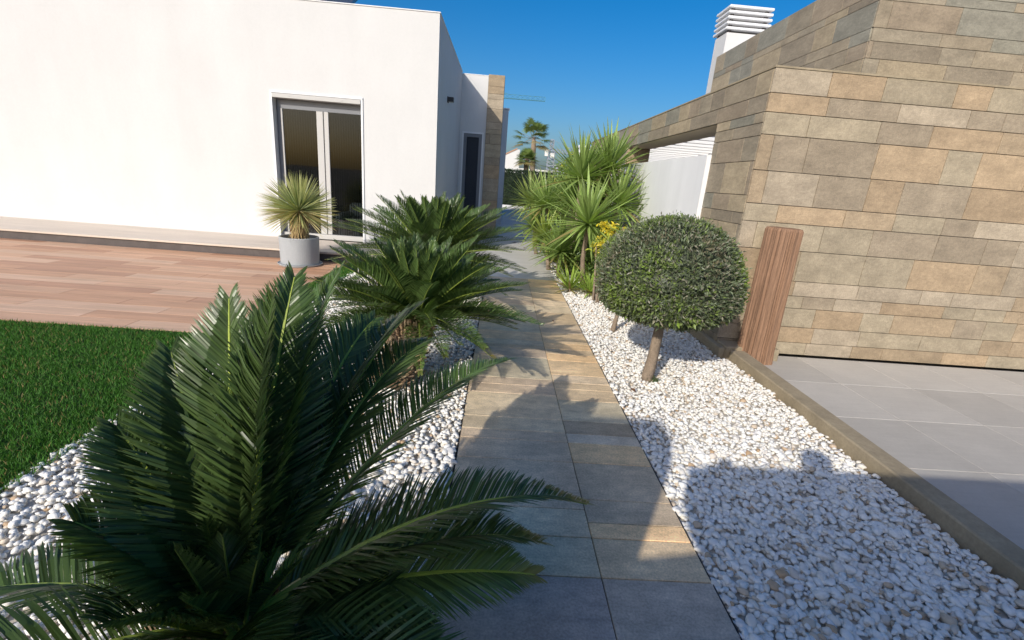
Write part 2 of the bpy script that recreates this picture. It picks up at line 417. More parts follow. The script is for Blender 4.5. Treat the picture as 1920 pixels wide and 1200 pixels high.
# front wall around the opening (0.3 thick), side wall, recess wall, end wing
mb.box(OX1, HX, HY, HY+.3, 0, HT); mb.box(-12, OX0, HY, HY+.3, 0, HT); mb.box(OX0, OX1, HY, HY+.3, OZ1, HT)
mb.box(HX-.3, HX, HY+.3, RY, 0, HT)
mb.box(-12, -11.7, HY+.3, 16, 0, HT)
DX0, DX1, DZ1 = -1.065, -.545, 2.43       # narrow window in the recess
mb.box(DX1, -.5, RY, RY+.28, 0, HT-.03); mb.box(-1.425, DX0, RY, RY+.28, 0, HT-.03); mb.box(DX0, DX1, RY, RY+.28, DZ1, HT-.03)
mb.box(-11.7, -.145, RY+3.9, RY+4.2, 0, HT-.1)
mb.box(-.40, -.145, RY+.28, RY+3.9, 0, HT-.06)
mb.build('wall', M_render, house)
mb = MB(); mb.box(-11.7, HX-.3, HY+.3, RY+3.9, HT-.3, HT-.12); mb.box(HX-.3, -.40, RY+.28, RY+3.9, HT-.3, HT-.12); mb.build('roof', M_coping, house)
mb = MB(); mb.box(-12.01, HX+.012, HY-.012, HY+.32, HT, HT+.012); mb.box(HX-.32, HX+.012, HY+.32, RY-.002, HT, HT+.012)
mb.box(HX+.012, -.5, RY-.008, RY+.3, HT-.03, HT-.018)
mb.build('coping', M_whitef, house)
# stone column on the recess corner
mb = MB()
ROWC = [.3, .62, .84, 1.05, 1.37, 1.69, 1.87, 2.18, 2.41, 2.52, 2.68, 2.98, 3.19, 3.31, 3.47]
clad(mb, 'y', RY-.05, -.497, -.112, 0, HT+.0, ROWC, WT2, lens=(3,), th=.03, seed=3)
clad(mb, 'x', -.11, RY-.018, RY+.5, 0, HT, ROWC, WT2, lens=(.3, .5), th=.03, sgn=1, seed=4)
mb.build('stone_column', M_wtile, house)
mb = MB(); mb.box(-.499, -.142, RY-.019, RY+.48, 0, HT-.004); mb.build('column_core', M_wjoint, house)
# far wing
mb = MB(); mb.box(-6, .035, 15.0, 15.3, 0, 3.38); mb.box(-.3, .035, 15.3, 22.0, 0, 3.38); mb.build('far_wing', M_render, house)
mb = MB(); mb.box(-6, .06, 14.97, 15.32, 3.38, 3.41); mb.build('wing_coping', M_whitef, house)
# sliding door
FY = HY+.13
sd = empty('sliding_door', (0, 0, 0)); sd.parent = house; sd.location = Vector((OX0, FY, TZ))-house.location
def bld(mb_, name, m, parent, **k): return mb_.build(name, m, parent, **k)
mb = MB()
mb.box(OX0+.01, OX1-.01, FY-.02, FY+.07, 2.20, 2.34, b=.003); mb.box(OX0+.01, OX0+.075, FY-.02, FY+.07, TZ+.09, 2.20, b=.003)
mb.box(OX1-.035, OX1-.008, FY-.02, FY+.07, TZ+.09, 2.20, b=.003)
mb.build('door_frame', M_frame, sd)
mb = MB(); mb.box(OX0+.004, OX1-.004, HY-.03, FY+.02, 2.342, OZ1-.004, b=.004)
for x in (OX0+.28, OX1-.3): mb.box(x-.012, x+.012, HY-.034, HY-.031, 2.365, 2.385)
mb.build('screen_housing', M_frameL, sd)
mb = MB(); mb.box(-3.09, -2.985, FY-.035, FY+.012, TZ+.09, 2.20, b=.004); mb.box(-2.972, -2.90, FY-.03, FY+.012, TZ+.09, 2.20, b=.004)
mb.box(OX0+.075, OX0+.10, FY-.03, FY+.012, TZ+.09, 2.20, b=.003)
mb.build('screen_stile', M_frameL, sd)
mb = MB(); mb.box(OX0+.01, OX1-.008, FY-.08, FY+.07, TZ+.005, TZ+.088, b=.004); mb.build('sill', M_frameL, sd)
mb = MB(); mb.box(OX1-.004, OX1+.028, HY-.018, HY-.002, TZ, OZ1+.0, b=.003); mb.box(OX0-.03, OX0+.004, HY-.018, HY-.002, TZ, OZ1, b=.003)
mb.box(OX0-.03, OX1+.028, HY-.020, HY-.003, OZ1+.002, OZ1+.035, b=.003); mb.build('white_trim', M_whitef, sd)
mb = MB()
for x0, x1 in ((OX0+.105, -3.095), (-2.895, OX1-.04)):
    x = x0
    while x < x1:
        mb.add([(x, FY+.0, TZ+.09), (x+.013, FY+.003, TZ+.09), (x+.013, FY+.003, 2.2), (x, FY, 2.2)], [(0, 1, 2, 3)])
        x += .040
mb.build('pleated_screen', M_pleat, sd)
mb = MB(); mb.box(OX0+.102, -3.092, FY-.016, FY-.011, TZ+.09, 2.2); mb.build('glass', M_glass, sd)
mb = MB(); mb.box(-2.898, OX1-.037, FY-.016, FY-.011, TZ+.09, 2.2); mb.build('glass', M_glass, sd)
# room inside
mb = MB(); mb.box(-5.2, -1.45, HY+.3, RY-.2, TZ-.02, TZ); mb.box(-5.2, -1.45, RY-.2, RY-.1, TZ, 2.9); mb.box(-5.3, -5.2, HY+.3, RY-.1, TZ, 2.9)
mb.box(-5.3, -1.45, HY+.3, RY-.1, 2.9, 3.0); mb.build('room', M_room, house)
# narrow window in the recess
nw = empty('narrow_window'); nw.parent = house; nw.location = Vector((DX0, RY, .3))-house.location
mb = MB(); mb.box(DX0+.0, DX0+.035, RY-.012, RY+.06, .1, DZ1-.04); mb.box(DX1-.035, DX1, RY-.012, RY+.06, .1, DZ1-.04); mb.box(DX0, DX1, RY-.012, RY+.06, DZ1-.04, DZ1)
mb.build('white_trim', M_whitef, nw)
mb = MB(); mb.box(DX0+.036, DX0+.11, RY+.0, RY+.06, .1, DZ1-.041); mb.box(DX1-.11, DX1-.036, RY, RY+.06, .1, DZ1-.041); mb.box(DX0+.11, DX1-.11, RY, RY+.06, DZ1-.12, DZ1-.041)
mb.build('window_frame', M_frame, nw)
mb = MB(); mb.box(DX0+.11, DX1-.11, RY+.062, RY+.068, .1, DZ1-.12); mb.build('glass', M_glass, nw)
z = .12; mb = MB()
while z < DZ1-.14: mb.box(DX0+.112, DX1-.112, RY+.030, RY+.040, z, z+.0345); z += .036
mb.build('shutter', M_blind, nw)
# wall lamp on the side wall
wl = empty('wall_lamp'); wl.parent = house; ly = 9.42; wl.location = Vector((HX, ly, 2.7))-house.location
mb = MB(); mb.box(HX+.001, HX+.02, ly-.06, ly+.06, 2.66, 2.76, b=.003); mb.box(HX+.02, HX+.115, ly-.05, ly+.05, 2.675, 2.755, b=.005); mb.build('lamp_body', M_black, wl)
mb = MB(); mb.box(HX+.03, HX+.105, ly-.04, ly+.04, 2.668, 2.674); mb.build('lens', M_lens, wl)

# solar panel on the roof
sp = empty('solar_panel', (-4.6, 10.6, HT), 'dark tilted solar panel on the white house roof', 'solar panel')
mb = MB(); mb.prism([(-6.6, 10.2, HT+.40), (-3.36, 10.2, HT+.40), (-3.36, 11.6, HT+1.2), (-6.6, 11.6, HT+1.2)], (0, .03, -.06)); mb.build('panel', M_roof, sp)
for x in (-6.1, -3.75):
    for yy, zz in ((10.3, .43), (11.5, 1.1)): MB().tube([(x, yy, HT-.12), (x, yy, HT+zz)], .02, 6).build('support', M_cgrey, sp)

# sofa and cushion inside
sf = empty('sofa', (-2.6, 8.9, TZ), 'grey upholstered sofa behind the sliding door screen', 'sofa')
mb = MB(); mb.box(-2.95, -1.7, 8.62, 9.4, TZ+.02, TZ+.30, b=.03); mb.build('seat', M_sofa, sf)
mb = MB(); mb.box(-2.93, -1.7, 9.2, 9.45, TZ+.30, TZ+.58, b=.05); mb.build('backrest', M_sofa, sf)
mb = MB(); mb.box(-2.99, -2.84, 8.6, 9.44, TZ+.30, TZ+.42, b=.03); mb.build('armrest', M_sofa, sf)
mb = MB(); mb.lathe(0, 0, [(0, -.06), (.10, -.055), (.15, -.03), (.165, 0), (.15, .03), (.10, .055), (0, .06)], 28)
cu = mb.build('cushion', M_pleat, smooth=True); cu.rotation_euler = (R(80), 0, 0); cu.location = (-2.38, 8.50, TZ+.18)
tag(cu, 'round woven cushion leaning against the front of the grey sofa', 'cushion')

# ------------------------------------------------------------------ stone clad garden wall on the right
WX = 2.1; WYe = 4.05
gw = empty('stone_wall', (WX, WYe, 0), 'brown stone-clad garden wall with a long opening above a white panel, right of the gravel', 'wall')
ROWP = [.14, .27, .45, .56, .70, .97, 1.16, 1.26, 1.41, 1.69, 1.89, 1.99, 2.073, 2.213]
FT = 2.395; FB = 2.073; PY = 4.95
mb = MB()
clad(mb, 'x', WX, WYe+.0225, PY, 0, FB, ROWP, WT[:6], lens=(.35, .45, .5), seed=11)
mb.build('pillar_cladding', M_wtile, gw)
mb = MB()
clad(mb, 'x', WX, WYe+.0225, 12.0, FB, FT, ROWP, WT, lens=(.3, .5, .6, .7), seed=14)
mb.build('fascia_cladding', M_wtile, gw)
mb = MB()
clad(mb, 'y', WYe, WX, 8.0, 0, FT, [.12, .27, .45, .565, .70, .97, 1.2, 1.35, 1.62, 1.9, 2.07, 2.213], WT2, lens=(.3, .45, .6, .6), seed=21)
mb.build('end_cladding', M_wtile, gw)
mb = MB()   # solid core of the wall: pillars, lintel, return
mb.box(WX+.0205, WX+.46, WYe+.0205, PY-.021, 0, FB-.003); mb.box(WX+.0205, WX+.40, WYe+.0205, 12.0, FB-.0, FT-.003)
mb.box(WX+.46, 8.0, WYe+.0205, WYe+.30, 0, FT-.003)
mb.box(WX+.0205, WX+.40, 8.45, 9.0, 0, FB); mb.box(WX+.0205, WX+.40, 11.7, 12.0, 0, FB)
mb.build('wall_core', M_wjoint, gw)
mb = MB(); mb.box(WX+.022, WX+.398, PY, 8.42, FB-.006, FB-.0015); mb.box(WX+.022, WX+.398, 9.02, 11.69, FB-.006, FB-.0015)
mb.build('soffit', M_tan, gw)
mb = MB(); mb.box(WX-.006, WX+.42, WYe-.006, 12.01, FT, FT+.014); mb.box(WX+.42, 8.0, WYe-.006, WYe+.32, FT, FT+.014); mb.build('coping', M_kerb, gw)
mb = MB(); clad(mb, 'y', 8.428, WX, WX+.40, 1.2, FB-.007, ROWP, WT2[:3], lens=(3,), seed=5); clad(mb, 'x', WX, 8.45, 9.0, 0, FB, ROWP, WT, lens=(.3, .5), seed=6)
clad(mb, 'y', 11.68, WX, WX+.40, 0, FB-.007, ROWP, WT2[:3], lens=(3,), seed=7)
clad(mb, 'x', WX, 11.7, 12.0, 0, FB, ROWP, WT, lens=(.5,), seed=8)
mb.build('jamb_cladding', M_wtile, gw)
mb = MB(); mb.box(WX-.045, WX+.07, PY-.012, 8.41, 0, 1.775); mb.build('white_panel', M_renderL, gw)
mb = MB(); mb.box(WX-.02, WX+.1, 9.02, 11.68, 0, 1.3); mb.build('low_panel', M_renderL, gw)

kb = empty('kerb_step', (2.06, 3.84, 0), 'low sandstone plinth along the foot of the stone wall beside the gravel', 'kerb')
mb = MB(); mb.box(2.045, 2.097, 3.86, 8.4, -.05, .085, b=.008); mb.build('plinth', M_kerb, kb)
mb = MB(); mb.box(2.099, 2.60, 3.86, 4.046, -.05, .10, b=.008); mb.build('step', M_kerb, kb)
kb2 = MB().box(2.135, 2.27, 1.2, 3.845, -.05, .075, b=.008).build('kerb_stone', M_kerb)
tag(kb2, 'low sandstone kerb running from the timber post towards the viewer, at the gravel edge', 'kerb')

# weathered timber post (square sleeper) standing behind the kerb
tp = MB(); n = 84; vs = []
for k in range(n):
    a = 2*math.pi*k/n; r = .14*(1+.05*math.sin(5*a)+random.uniform(-.06, .045)); vs.append((r*math.cos(a), r*math.sin(a)))
rows = [(-.04, 1.1), (.1, 1.03), (.5, 1.0), (1.0, .97), (1.15, .97), (1.17, .9)]
V = [(2.385+a*s, 3.885+b*s, z) for z, s in rows for a, b in vs]; F = [(i*n+k, i*n+(k+1) % n, (i+1)*n+(k+1) % n, (i+1)*n+k) for i in range(len(rows)-1) for k in range(n)]+[tuple((len(rows)-1)*n+k for k in range(n))]
tp.add(V, F); tpo = tp.build('timber_post', M_timber)
tag(tpo, 'reddish brown weathered timber post standing behind the low kerb by the stone wall', 'post')

# pergola behind the opening
pg = empty('pergola', (2.55, 5.3, 2.1), 'white slatted pergola roof seen through the opening of the stone wall', 'pergola')
y = 4.52
while y < 14:
    MB().box(2.53, 3.98 if y < 10.05 else 6.5, y, y+.06, 2.13, 2.255, b=.003).build('slat', M_whitef, pg); y += .50
mb = MB(); mb.box(2.505, 2.528, 4.45, 13.9, 2.11, 2.27); mb.build('side_beam', M_whitef, pg)
for y in (5.3, 9.4, 13.7): MB().box(2.55, 2.63, y, y+.08, 0, 2.128).build('post', M_whitef, pg)

# neighbour's house above the wall with its chimney
K = 4/3
nh = empty('neighbour_house', (4.0, 5.9, 0), 'white house behind the stone wall with stone-clad upper wall and louvred chimney', 'house')
mb = MB(); mb.box(4.022, 10, 5.83, 10.02, 0, 3.92); mb.box(6.6, 10, 10.02, 16, 0, 2.9); mb.build('wall', M_render, nh)
RW = [1.38+(z-1.38)*K for z in (2.42, 2.60, 2.73, 2.83, 3.03, 3.1)]; PT = 1.38+(3.325-1.38)*K
mb = MB(); clad(mb, 'x', 4.0, 5.822, 10.04, 2.3, PT, RW, WT, lens=(.4, .6, .8), seed=31)
clad(mb, 'y', 5.80, 4.0, 10, 2.3, PT, RW, WT, lens=(.4, .6, .8), seed=32)
mb.build('stone_cladding', M_wtile, nh)
ch = empty('chimney'); ch.parent = nh; ch.location = Vector((4.07, 9.9, 3.9))-nh.location
CX0, CX1, CY0, CY1 = 3.05*K, 3.62*K, 7.45*K, 7.83*K
zc = atY(1361, 60, CY0).z; zt = atY(1361, 8, CY0).z
mb = MB(); mb.box(CX0, CX1, CY0, CY1, 2.0, zc); mb.build('shaft', M_render, ch)
mb = MB(); mb.box(CX0+.11, CX1-.11, CY0+.08, CY1-.08, zc, zt-.02)
for x in (CX0+.02, CX1-.08):
    for yy in (CY0+.02, CY1-.08): mb.box(x, x+.06, yy, yy+.06, zc, zt-.03)
mb.build('flue', M_riser, ch)  # flue and posts coloured dark for the shade between the louvres
nsl = 5; dz = (zt-zc)/nsl
for i in range(nsl):
    z0 = zc+dz*i+dz*.48; o = .045
    q = MB(); q.box(CX0-o, CX1+o, CY0-o, CY1+o, z0, z0+dz*.52-.001, b=.008); q.build('louvre', M_whitef, ch)

# ------------------------------------------------------------------ cycads
def frond(name, parent, base, tip, sag, L=None, n=90, lmax=.15, lw=.0065, vee=.55, old=0.0, roll=0.0, curl=.10, rk=1.0, rm=None):
    """one pinnate leaf from base to tip; sag raises the middle of the arch"""
    base = np.array(base, float); tip = np.array(tip, float); ln = np.linalg.norm(tip-base)
    ctl = (base+tip)/2+np.array([0, 0, sag*ln])*1.0
    # upright start
    t = np.linspace(0, 1, 40)[:, None]; C = (1-t)**2*base+2*t*(1-t)*ctl+t*t*tip
    T = unit(np.gradient(C, axis=0))
    side = unit(np.cross(T, np.array([0, 0, 1.0])+T*.001))
    hx = (tip-base); hx[2] = 0
    s0 = np.cross(hx/(np.linalg.norm(hx)+1e-6), [0, 0, 1.0]); side = unit(side*.4+s0)
    side = unit(side-np.sum(side*T, 1, keepdims=True)*T); up = np.cross(side, T)
    if roll:
        cr, sr = math.cos(roll), math.sin(roll); side, up = side*cr+up*sr, up*cr-side*sr
    u = np.linspace(.10, 1.0, n); u = np.tile(u, 2)+rng.uniform(-.003, .003, 2*n); sg = np.repeat([1, -1], n)
    u = np.clip(u, 0, .999); fi = u*39; i0 = fi.astype(int); fr = (fi-i0)[:, None]; i1 = np.minimum(i0+1, 39)
    P = C[i0]*(1-fr)+C[i1]*fr; Tt = T[i0]; S = side[i0]*sg[:, None]; U = up[i0]
    prof = np.clip(np.sin(np.clip((u-.02)/.9, 0, 1)**.62*math.pi*.93).clip(0)**.55, .25, 1)*(1-.42*np.clip((u-.55)/.45, 0, 1)**2)
    Ll = lmax*prof*rng.uniform(.94, 1.04, 2*n)
    fw = (.62+1.15*u**1.8)[:, None]
    D = unit(S*1.0+Tt*fw+U*vee*rng.uniform(.85, 1.15, (2*n, 1))+rng.normal(0, .035, (2*n, 3)))
    Nn = unit(U+rng.normal(0, .22, (2*n, 3))); Nn = unit(Nn-np.sum(Nn*D, 1, keepdims=True)*D); W = unit(np.cross(D, Nn))
    hw = lw/2*(.8+.4*prof)[:, None]; Lc = Ll[:, None]
    m1 = P+D*Lc*.5+Nn*Lc*.02; m2 = P+D*Lc*.82-Nn*Lc*curl*.45; tp_ = P+D*Lc-Nn*Lc*curl
    V = np.stack([P-W*hw*.7, P+W*hw*.7, m1-W*hw, m1+W*hw, m2-W*hw*.7, m2+W*hw*.7, tp_], 1).reshape(-1, 3)
    k = np.arange(2*n)[:, None]*7
    lp = np.concatenate([k+np.array([0, 1, 3, 2]), k+np.array([2, 3, 5, 4]), k+np.array([4, 5, 6])], 1).reshape(-1)
    sz = np.tile([4, 4, 3], 2*n)
    g0 = np.array([.078, .128, .036])*rng.uniform(.75, 1.3)+np.array([.02, .03, 0])*old
    c = np.repeat((g0*rng.uniform(.6, 1.35, (2*n, 1)))[:, None], 7, 1)
    tipc = np.array([.30, .24, .06])
    dry = np.clip((u-(.97-.35*old))*6, 0, 1)[:, None]*(.3+.7*min(1, old*1.5))
    c[:, 6] = c[:, 6]*(1-.5*min(1, .2+old))+tipc*.5*min(1, .2+old)
    c = c*(1-dry[:, None])+tipc*dry[:, None]
    nV = len(V)
    # rachis: triangular tube
    rr = rk*np.linspace(.0075, .0015, 14)*(lmax/.15)**.5; ii = np.linspace(0, 39, 14).astype(int); RV = []
    for a_, r_ in zip(ii, rr):
        for k2 in range(5):
            an = 2*math.pi*k2/5; RV.append(C[a_]+side[a_]*math.cos(an)*r_+up[a_]*math.sin(an)*r_)
    rl = []
    for a_ in range(13):
        for k2 in range(5): rl += [nV+a_*5+k2, nV+a_*5+(k2+1) % 5, nV+(a_+1)*5+(k2+1) % 5, nV+(a_+1)*5+k2]
    V = np.concatenate([V, np.array(RV)]); lp = np.concatenate([lp, rl]); sz2 = np.concatenate([sz, np.full(65, 4)])
    col = np.concatenate([c.reshape(-1, 3), np.tile([.2, .25, .04], (len(RV), 1))])
    o = fast_mesh(name, V, lp, sz2, [M_cycad, rm or M_rachis], parent, col=col)
    mi = np.zeros(len(sz2), dtype=np.int32); mi[len(sz):] = 1; o.data.polygons.foreach_set('material_index', mi)
    return o

def s_j(): return Vector((random.uniform(-.35, .35), random.uniform(-.35, .35), random.uniform(-.2, .2)))
def cycad_trunk(parent, p0, p1, r0, r1, n=520):
    p0 = Vector(p0); p1 = Vector(p1); mb = MB()
    mb.tube([p0, p0.lerp(p1, .3), p0.lerp(p1, .7), p1], [r0, r0*1.05, r1, r1*.7], 14, col=(.10, .07, .045), wob=.1)
    ax = (p1-p0).normalized(); a = ax.orthogonal().normalized(); b = ax.cross(a); h = (p1-p0).length
    for i in range(n):    # old leaf bases
        t = (i+.5)/n; an = i*2.39996; r = (r0*1.02)*(1-t)+r1*t
        o = a*math.cos(an)+b*math.sin(an); c = p0+ax*h*t+o*r*.92
        d = (o*random.uniform(.5, 1.1)+ax*random.uniform(.3, 1.0)+s_j()).normalized(); ln = random.uniform(.025, .075); s = ax.cross(o).normalized()*random.uniform(.006, .013)
        nn = d.cross(s).normalized()*.006; e = c+d*ln
        k = random.uniform(.7, 1.3); cc = random.choice([(.34, .24, .14), (.24, .16, .10), (.44, .34, .22), (.14, .10, .07)]); cc = tuple(x*k for x in cc)
        mb.add([c-s-nn, c+s-nn, c+s+nn, c-s+nn, e-s*.6-nn*.7, e+s*.6-nn*.7, e+s*.6+nn*.7, e-s*.6+nn*.7],
               [(0, 1, 5, 4), (1, 2, 6, 5), (2, 3, 7, 6), (3, 0, 4, 7), (4, 5, 6, 7)], col=cc)
    return mb.build('trunk', M_thatch, parent)

def cycad(base, crown, label, nf, Lr, tr, seed, lean=(0, 0), lmax=.14, npair=70, skip=None, lo=100):
    global rng
    rng = np.random.default_rng(seed); rd = random.Random(seed)
    root = empty('cycad', base, label, 'cycad', None)
    cycad_trunk(root, (base[0], base[1], -.03), crown, tr, tr*.85)
    c = Vector(crown)
    for i in range(nf):
        u = (i+.5)/nf; el = R(84-lo*u**1.0)+R(rd.uniform(-7, 7)); az = i*2.39996+rd.uniform(-.25, .25)
        L = Lr*(.78+.25*math.sin(u*math.pi))*rd.uniform(.9, 1.08)
        d = Vector((math.cos(az)*math.cos(el), math.sin(az)*math.cos(el), math.sin(el)*.72))
        tipp = c+d*L+Vector((lean[0], lean[1], 0))*L*.3
        sag = .04+.09*math.cos(el)
        tipp.z -= sag*L*.5
        if skip and skip(tipp): continue
        b = c+Vector((d.x, d.y, 0))*tr*.5+Vector((0, 0, .02-.05*u))
        frond('frond', root, b, tipp, sag, n=npair, lmax=lmax*rd.uniform(.9, 1.1), lw=.0062, old=max(0, (u-.72)*2.2)*rd.uniform(.3, 1.1), roll=rd.uniform(-.45, .45), vee=.75)
    return root

C2 = atY(785, 590, 3.12); C3 = atY(812, 487, 4.95)
cycad((C2.x-.14, C2.y-.24, 0), (C2.x, C2.y, C2.z), 'middle cycad with a shaggy tan trunk, between the two others on the pebbles', 96, .86, .125, 5, lmax=.135, npair=84, lo=92)
cycad((C3.x, C3.y, 0), (C3.x, C3.y, C3.z), 'farthest cycad in front of the house corner, fronds reaching over the pale paving', 96, 1.12, .13, 9, lmax=.165, npair=86, lo=98)

# nearest cycad: fronds placed one by one
rng = np.random.default_rng(21)
C1 = atZ(445, 1165, .30)
root = empty('cycad', (C1.x, C1.y, 0), 'large nearest cycad filling the lower left corner, dark fronds arching over the path edge', 'cycad')
cycad_trunk(root, (C1.x, C1.y, -.03), C1, .15, .13, n=500)
F1 = [((634, 512), 1.42, .20, .6), ((552, 520), 1.28, .16, -.5), ((512, 560), 1.10, .12, .6), ((702, 598), 1.66, .24, -.6), ((790, 570), 1.76, .24, .6), ((800, 640), 1.62, .28, .1),
      ((950, 676), 1.72, .24, .2), ((1100, 945), 1.36, .28, .15), ((1014, 1016), 1.20, .26, .1),
      ((1002, 1078), 1.08, .16, -.35), ((775, 1012), 1.15, .08, .3), ((820, 1235), .84, .18, .0), ((690, 1285), .76, .14, .0),
      ((430, 560), 1.22, .14, .3), ((320, 660), 1.12, .16, 0), ((220, 800), .98, .18, .1), ((140, 980), .80, .18, 0), ((600, 720), 1.35, .24, -.8),
      ((200, 1170), .66, .15, 0), ((400, 1310), .58, .2, 0)]
for i, ((u, v), Y, sag, roll) in enumerate(F1):
    tp_ = atY(u, v, Y); d = Vector((tp_.x-C1.x, tp_.y-C1.y, 0)); d.normalize()
    frond('frond', root, C1+d*.05+Vector((0, 0, .01)), tp_, sag, n=150, lmax=.20, lw=.0058, roll=roll, old=.4 if i in (7, 8, 9, 10) else .0, vee=.45, rk=1.5, rm=M_rachis2)
MB().lathe(C1.x, C1.y, [(0, C1.z+.045), (.02, C1.z+.03), (.045, C1.z), (.08, C1.z-.05)], 20, col=(.30, .20, .10)).build('crown_bud', M_thatch, root, smooth=True)
for i in range(11):      # young upright fronds round the bud
    az = i*2.4; el = R(50+3*i); tp_ = C1+Vector((math.cos(az)*math.cos(el), math.sin(az)*math.cos(el), math.sin(el)))*(.26+.02*(i % 4))
    frond('frond', root, C1+Vector((math.cos(az), math.sin(az), 0))*.03, tp_, .06, n=44, lmax=.085, lw=.0045, vee=.9)
for i in range(7):       # low fronds hidden on the far left, reaching the pebbles
    az = R(140+i*34); L = .80
    tp_ = C1+Vector((math.cos(az)*L, math.sin(az)*L, -.12+.05*(i % 3)))
    if tp_.y < .25: tp_.z = min(tp_.z, .3)
    frond('frond', root, C1, tp_, .2, n=95, lmax=.18)

# ------------------------------------------------------------------ clipped topiary trees
def lumpy(P, s, seed):
    r = np.random.default_rng(seed); v = np.zeros(len(P))
    for k in range(6): v += np.sin(P@r.normal(size=3)*s*(1+k*.5)+r.uniform(0, 6))/(1+k*.4)
    return v/3
def topiary(x, y, zc_, rx, rzt, rzb, n, base, tr, label, seed, leafL=.030):
    r = np.random.default_rng(seed)
    root = empty('clipped_tree', base, label, 'tree', 'clipped ball trees standing in the white gravel')
    mb = MB(); b = Vector(base); t = Vector((x, y, zc_-rzb*.8)); mb.tube([b-Vector((0, 0, .03)), b.lerp(t, .05), b.lerp(t, .35)+Vector((.006, 0, 0)), b.lerp(t, .7), t, t+Vector((0, 0, .1))], [tr*1.35, tr*1.15, tr, tr*.98, tr*1.0, tr*.8], 16, wob=.12)
    for k in range(9):
        a = k*2.4; e = Vector((x+math.cos(a)*rx*.6, y+math.sin(a)*rx*.6, zc_+random.uniform(-.05, .2)*rx)); mb.tube([t, t.lerp(e, .5)+Vector((0, 0, -.02)), e], [tr*.45, tr*.3, tr*.12], 7)
    mb.build('trunk', M_bark, root, smooth=True)
    d = unit(r.normal(size=(n, 3))); lum = lumpy(d, 3.0, seed)
    rad = 1+.035*lum-np.abs(r.normal(0, .075, n)); rad = np.where(r.random(n) < .04, rad+.05, rad)
    sc = np.column_stack([np.full(n, rx), np.full(n, rx), np.where(d[:, 2] > 0, rzt, rzb)])
    dd = d.copy(); low = d[:, 2] < 0
    # fuller shoulders, flatter underside
    hr = np.hypot(d[:, 0], d[:, 1]); f = np.where(low, (1-np.abs(d[:, 2])**2.6)**.5/np.maximum(hr, .05), 1); dd[:, 0] *= np.clip(f, 1, 3); dd[:, 1] *= np.clip(f, 1, 3)
    P = np.array([x, y, zc_])+dd*sc*rad[:, None]
    hang = np.where(d[:, 2] < -.55, 1, 0)[:, None]
    D = unit(d*.75+r.normal(0, .75, (n, 3))+np.array([0, 0, .25])*(1-hang)); N = unit(d+r.normal(0, .8, (n, 3))); N = unit(N-np.sum(N*D, 1, keepdims=True)*D)
    L = leafL*r.uniform(.7, 1.3, n)*(1+.5*hang[:, 0])
    V, lp, sz = leaves(P, D, N, L, L*.36, bend=.12)
    pat = lumpy(P, 5.5, seed+3)+r.normal(0, .35, n)
    c = np.tile([.125, .155, .085], (n, 1)); c[pat > .25] = (.16, .215, .06); c[pat < -.75] = (.18, .16, .10)
    c[(pat > .55) & (r.random(n) < .4)] = (.19, .28, .045); c[r.random(n) < .12] = (.25, .24, .18); c *= r.uniform(.65, 1.35, (n, 1))
    fast_mesh('crown', V, lp, sz, M_leaf, root, col=np.repeat(c, 5, 0))
    # stray shoots standing out of the clipped surface
    ns = n//500; ds = unit(r.normal(size=(ns, 3))+np.array([0, 0, .3])); sv = []; sl_ = []; base_ = []
    for dv in ds:
        o_ = np.array([x, y, zc_])+dv*np.array([rx, rx, rzt if dv[2] > 0 else rzb])*.97; ln_ = r.uniform(.015, .05)
        for q_ in range(6): base_.append(np.concatenate([o_+dv*ln_*q_/5, unit(dv+r.normal(0, .7, 3))]))
    base_ = np.array(base_); Nn_ = unit(np.cross(base_[:, 3:], r.normal(size=(len(base_), 3))))
    V, lp, sz = leaves(base_[:, :3], base_[:, 3:], Nn_, leafL*.9, leafL*.32); fast_mesh('shoots', V, lp, sz, M_leaf, root, col=np.tile([.17, .24, .06], (len(V), 1)))
    # opaque twiggy core, coloured darker than the leaves for the shade inside
    Vi, Fi = ico(4); dd = Vi.copy(); hr = np.hypot(Vi[:, 0], Vi[:, 1]); f = np.where(Vi[:, 2] < 0, (1-np.abs(Vi[:, 2])**2.6).clip(0)**.5/np.maximum(hr, .05), 1)
    dd[:, 0] *= np.clip(f, 1, 3); dd[:, 1] *= np.clip(f, 1, 3)
    Vi = np.array([x, y, zc_])+dd*np.column_stack([np.full(len(Vi), rx), np.full(len(Vi), rx), np.where(Vi[:, 2] > 0, rzt, rzb)])*(.86+.05*np.sin(Vi@r.normal(size=3)*19))[:, None]
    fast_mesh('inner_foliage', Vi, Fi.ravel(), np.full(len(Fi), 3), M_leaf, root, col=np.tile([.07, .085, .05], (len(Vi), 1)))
    return root
topiary(1.245, 3.25, .74, .50, .485, .255, 36000, (1.205, 3.24, 0), .038, 'larger clipped tree, dark green dome crown on a thin trunk, nearest in gravel', 2)
topiary(1.28, 4.47, .68, .30, .32, .19, 9000, (1.215, 4.43, 0), .02, 'smaller clipped tree mostly hidden behind the larger dome crown', 4)

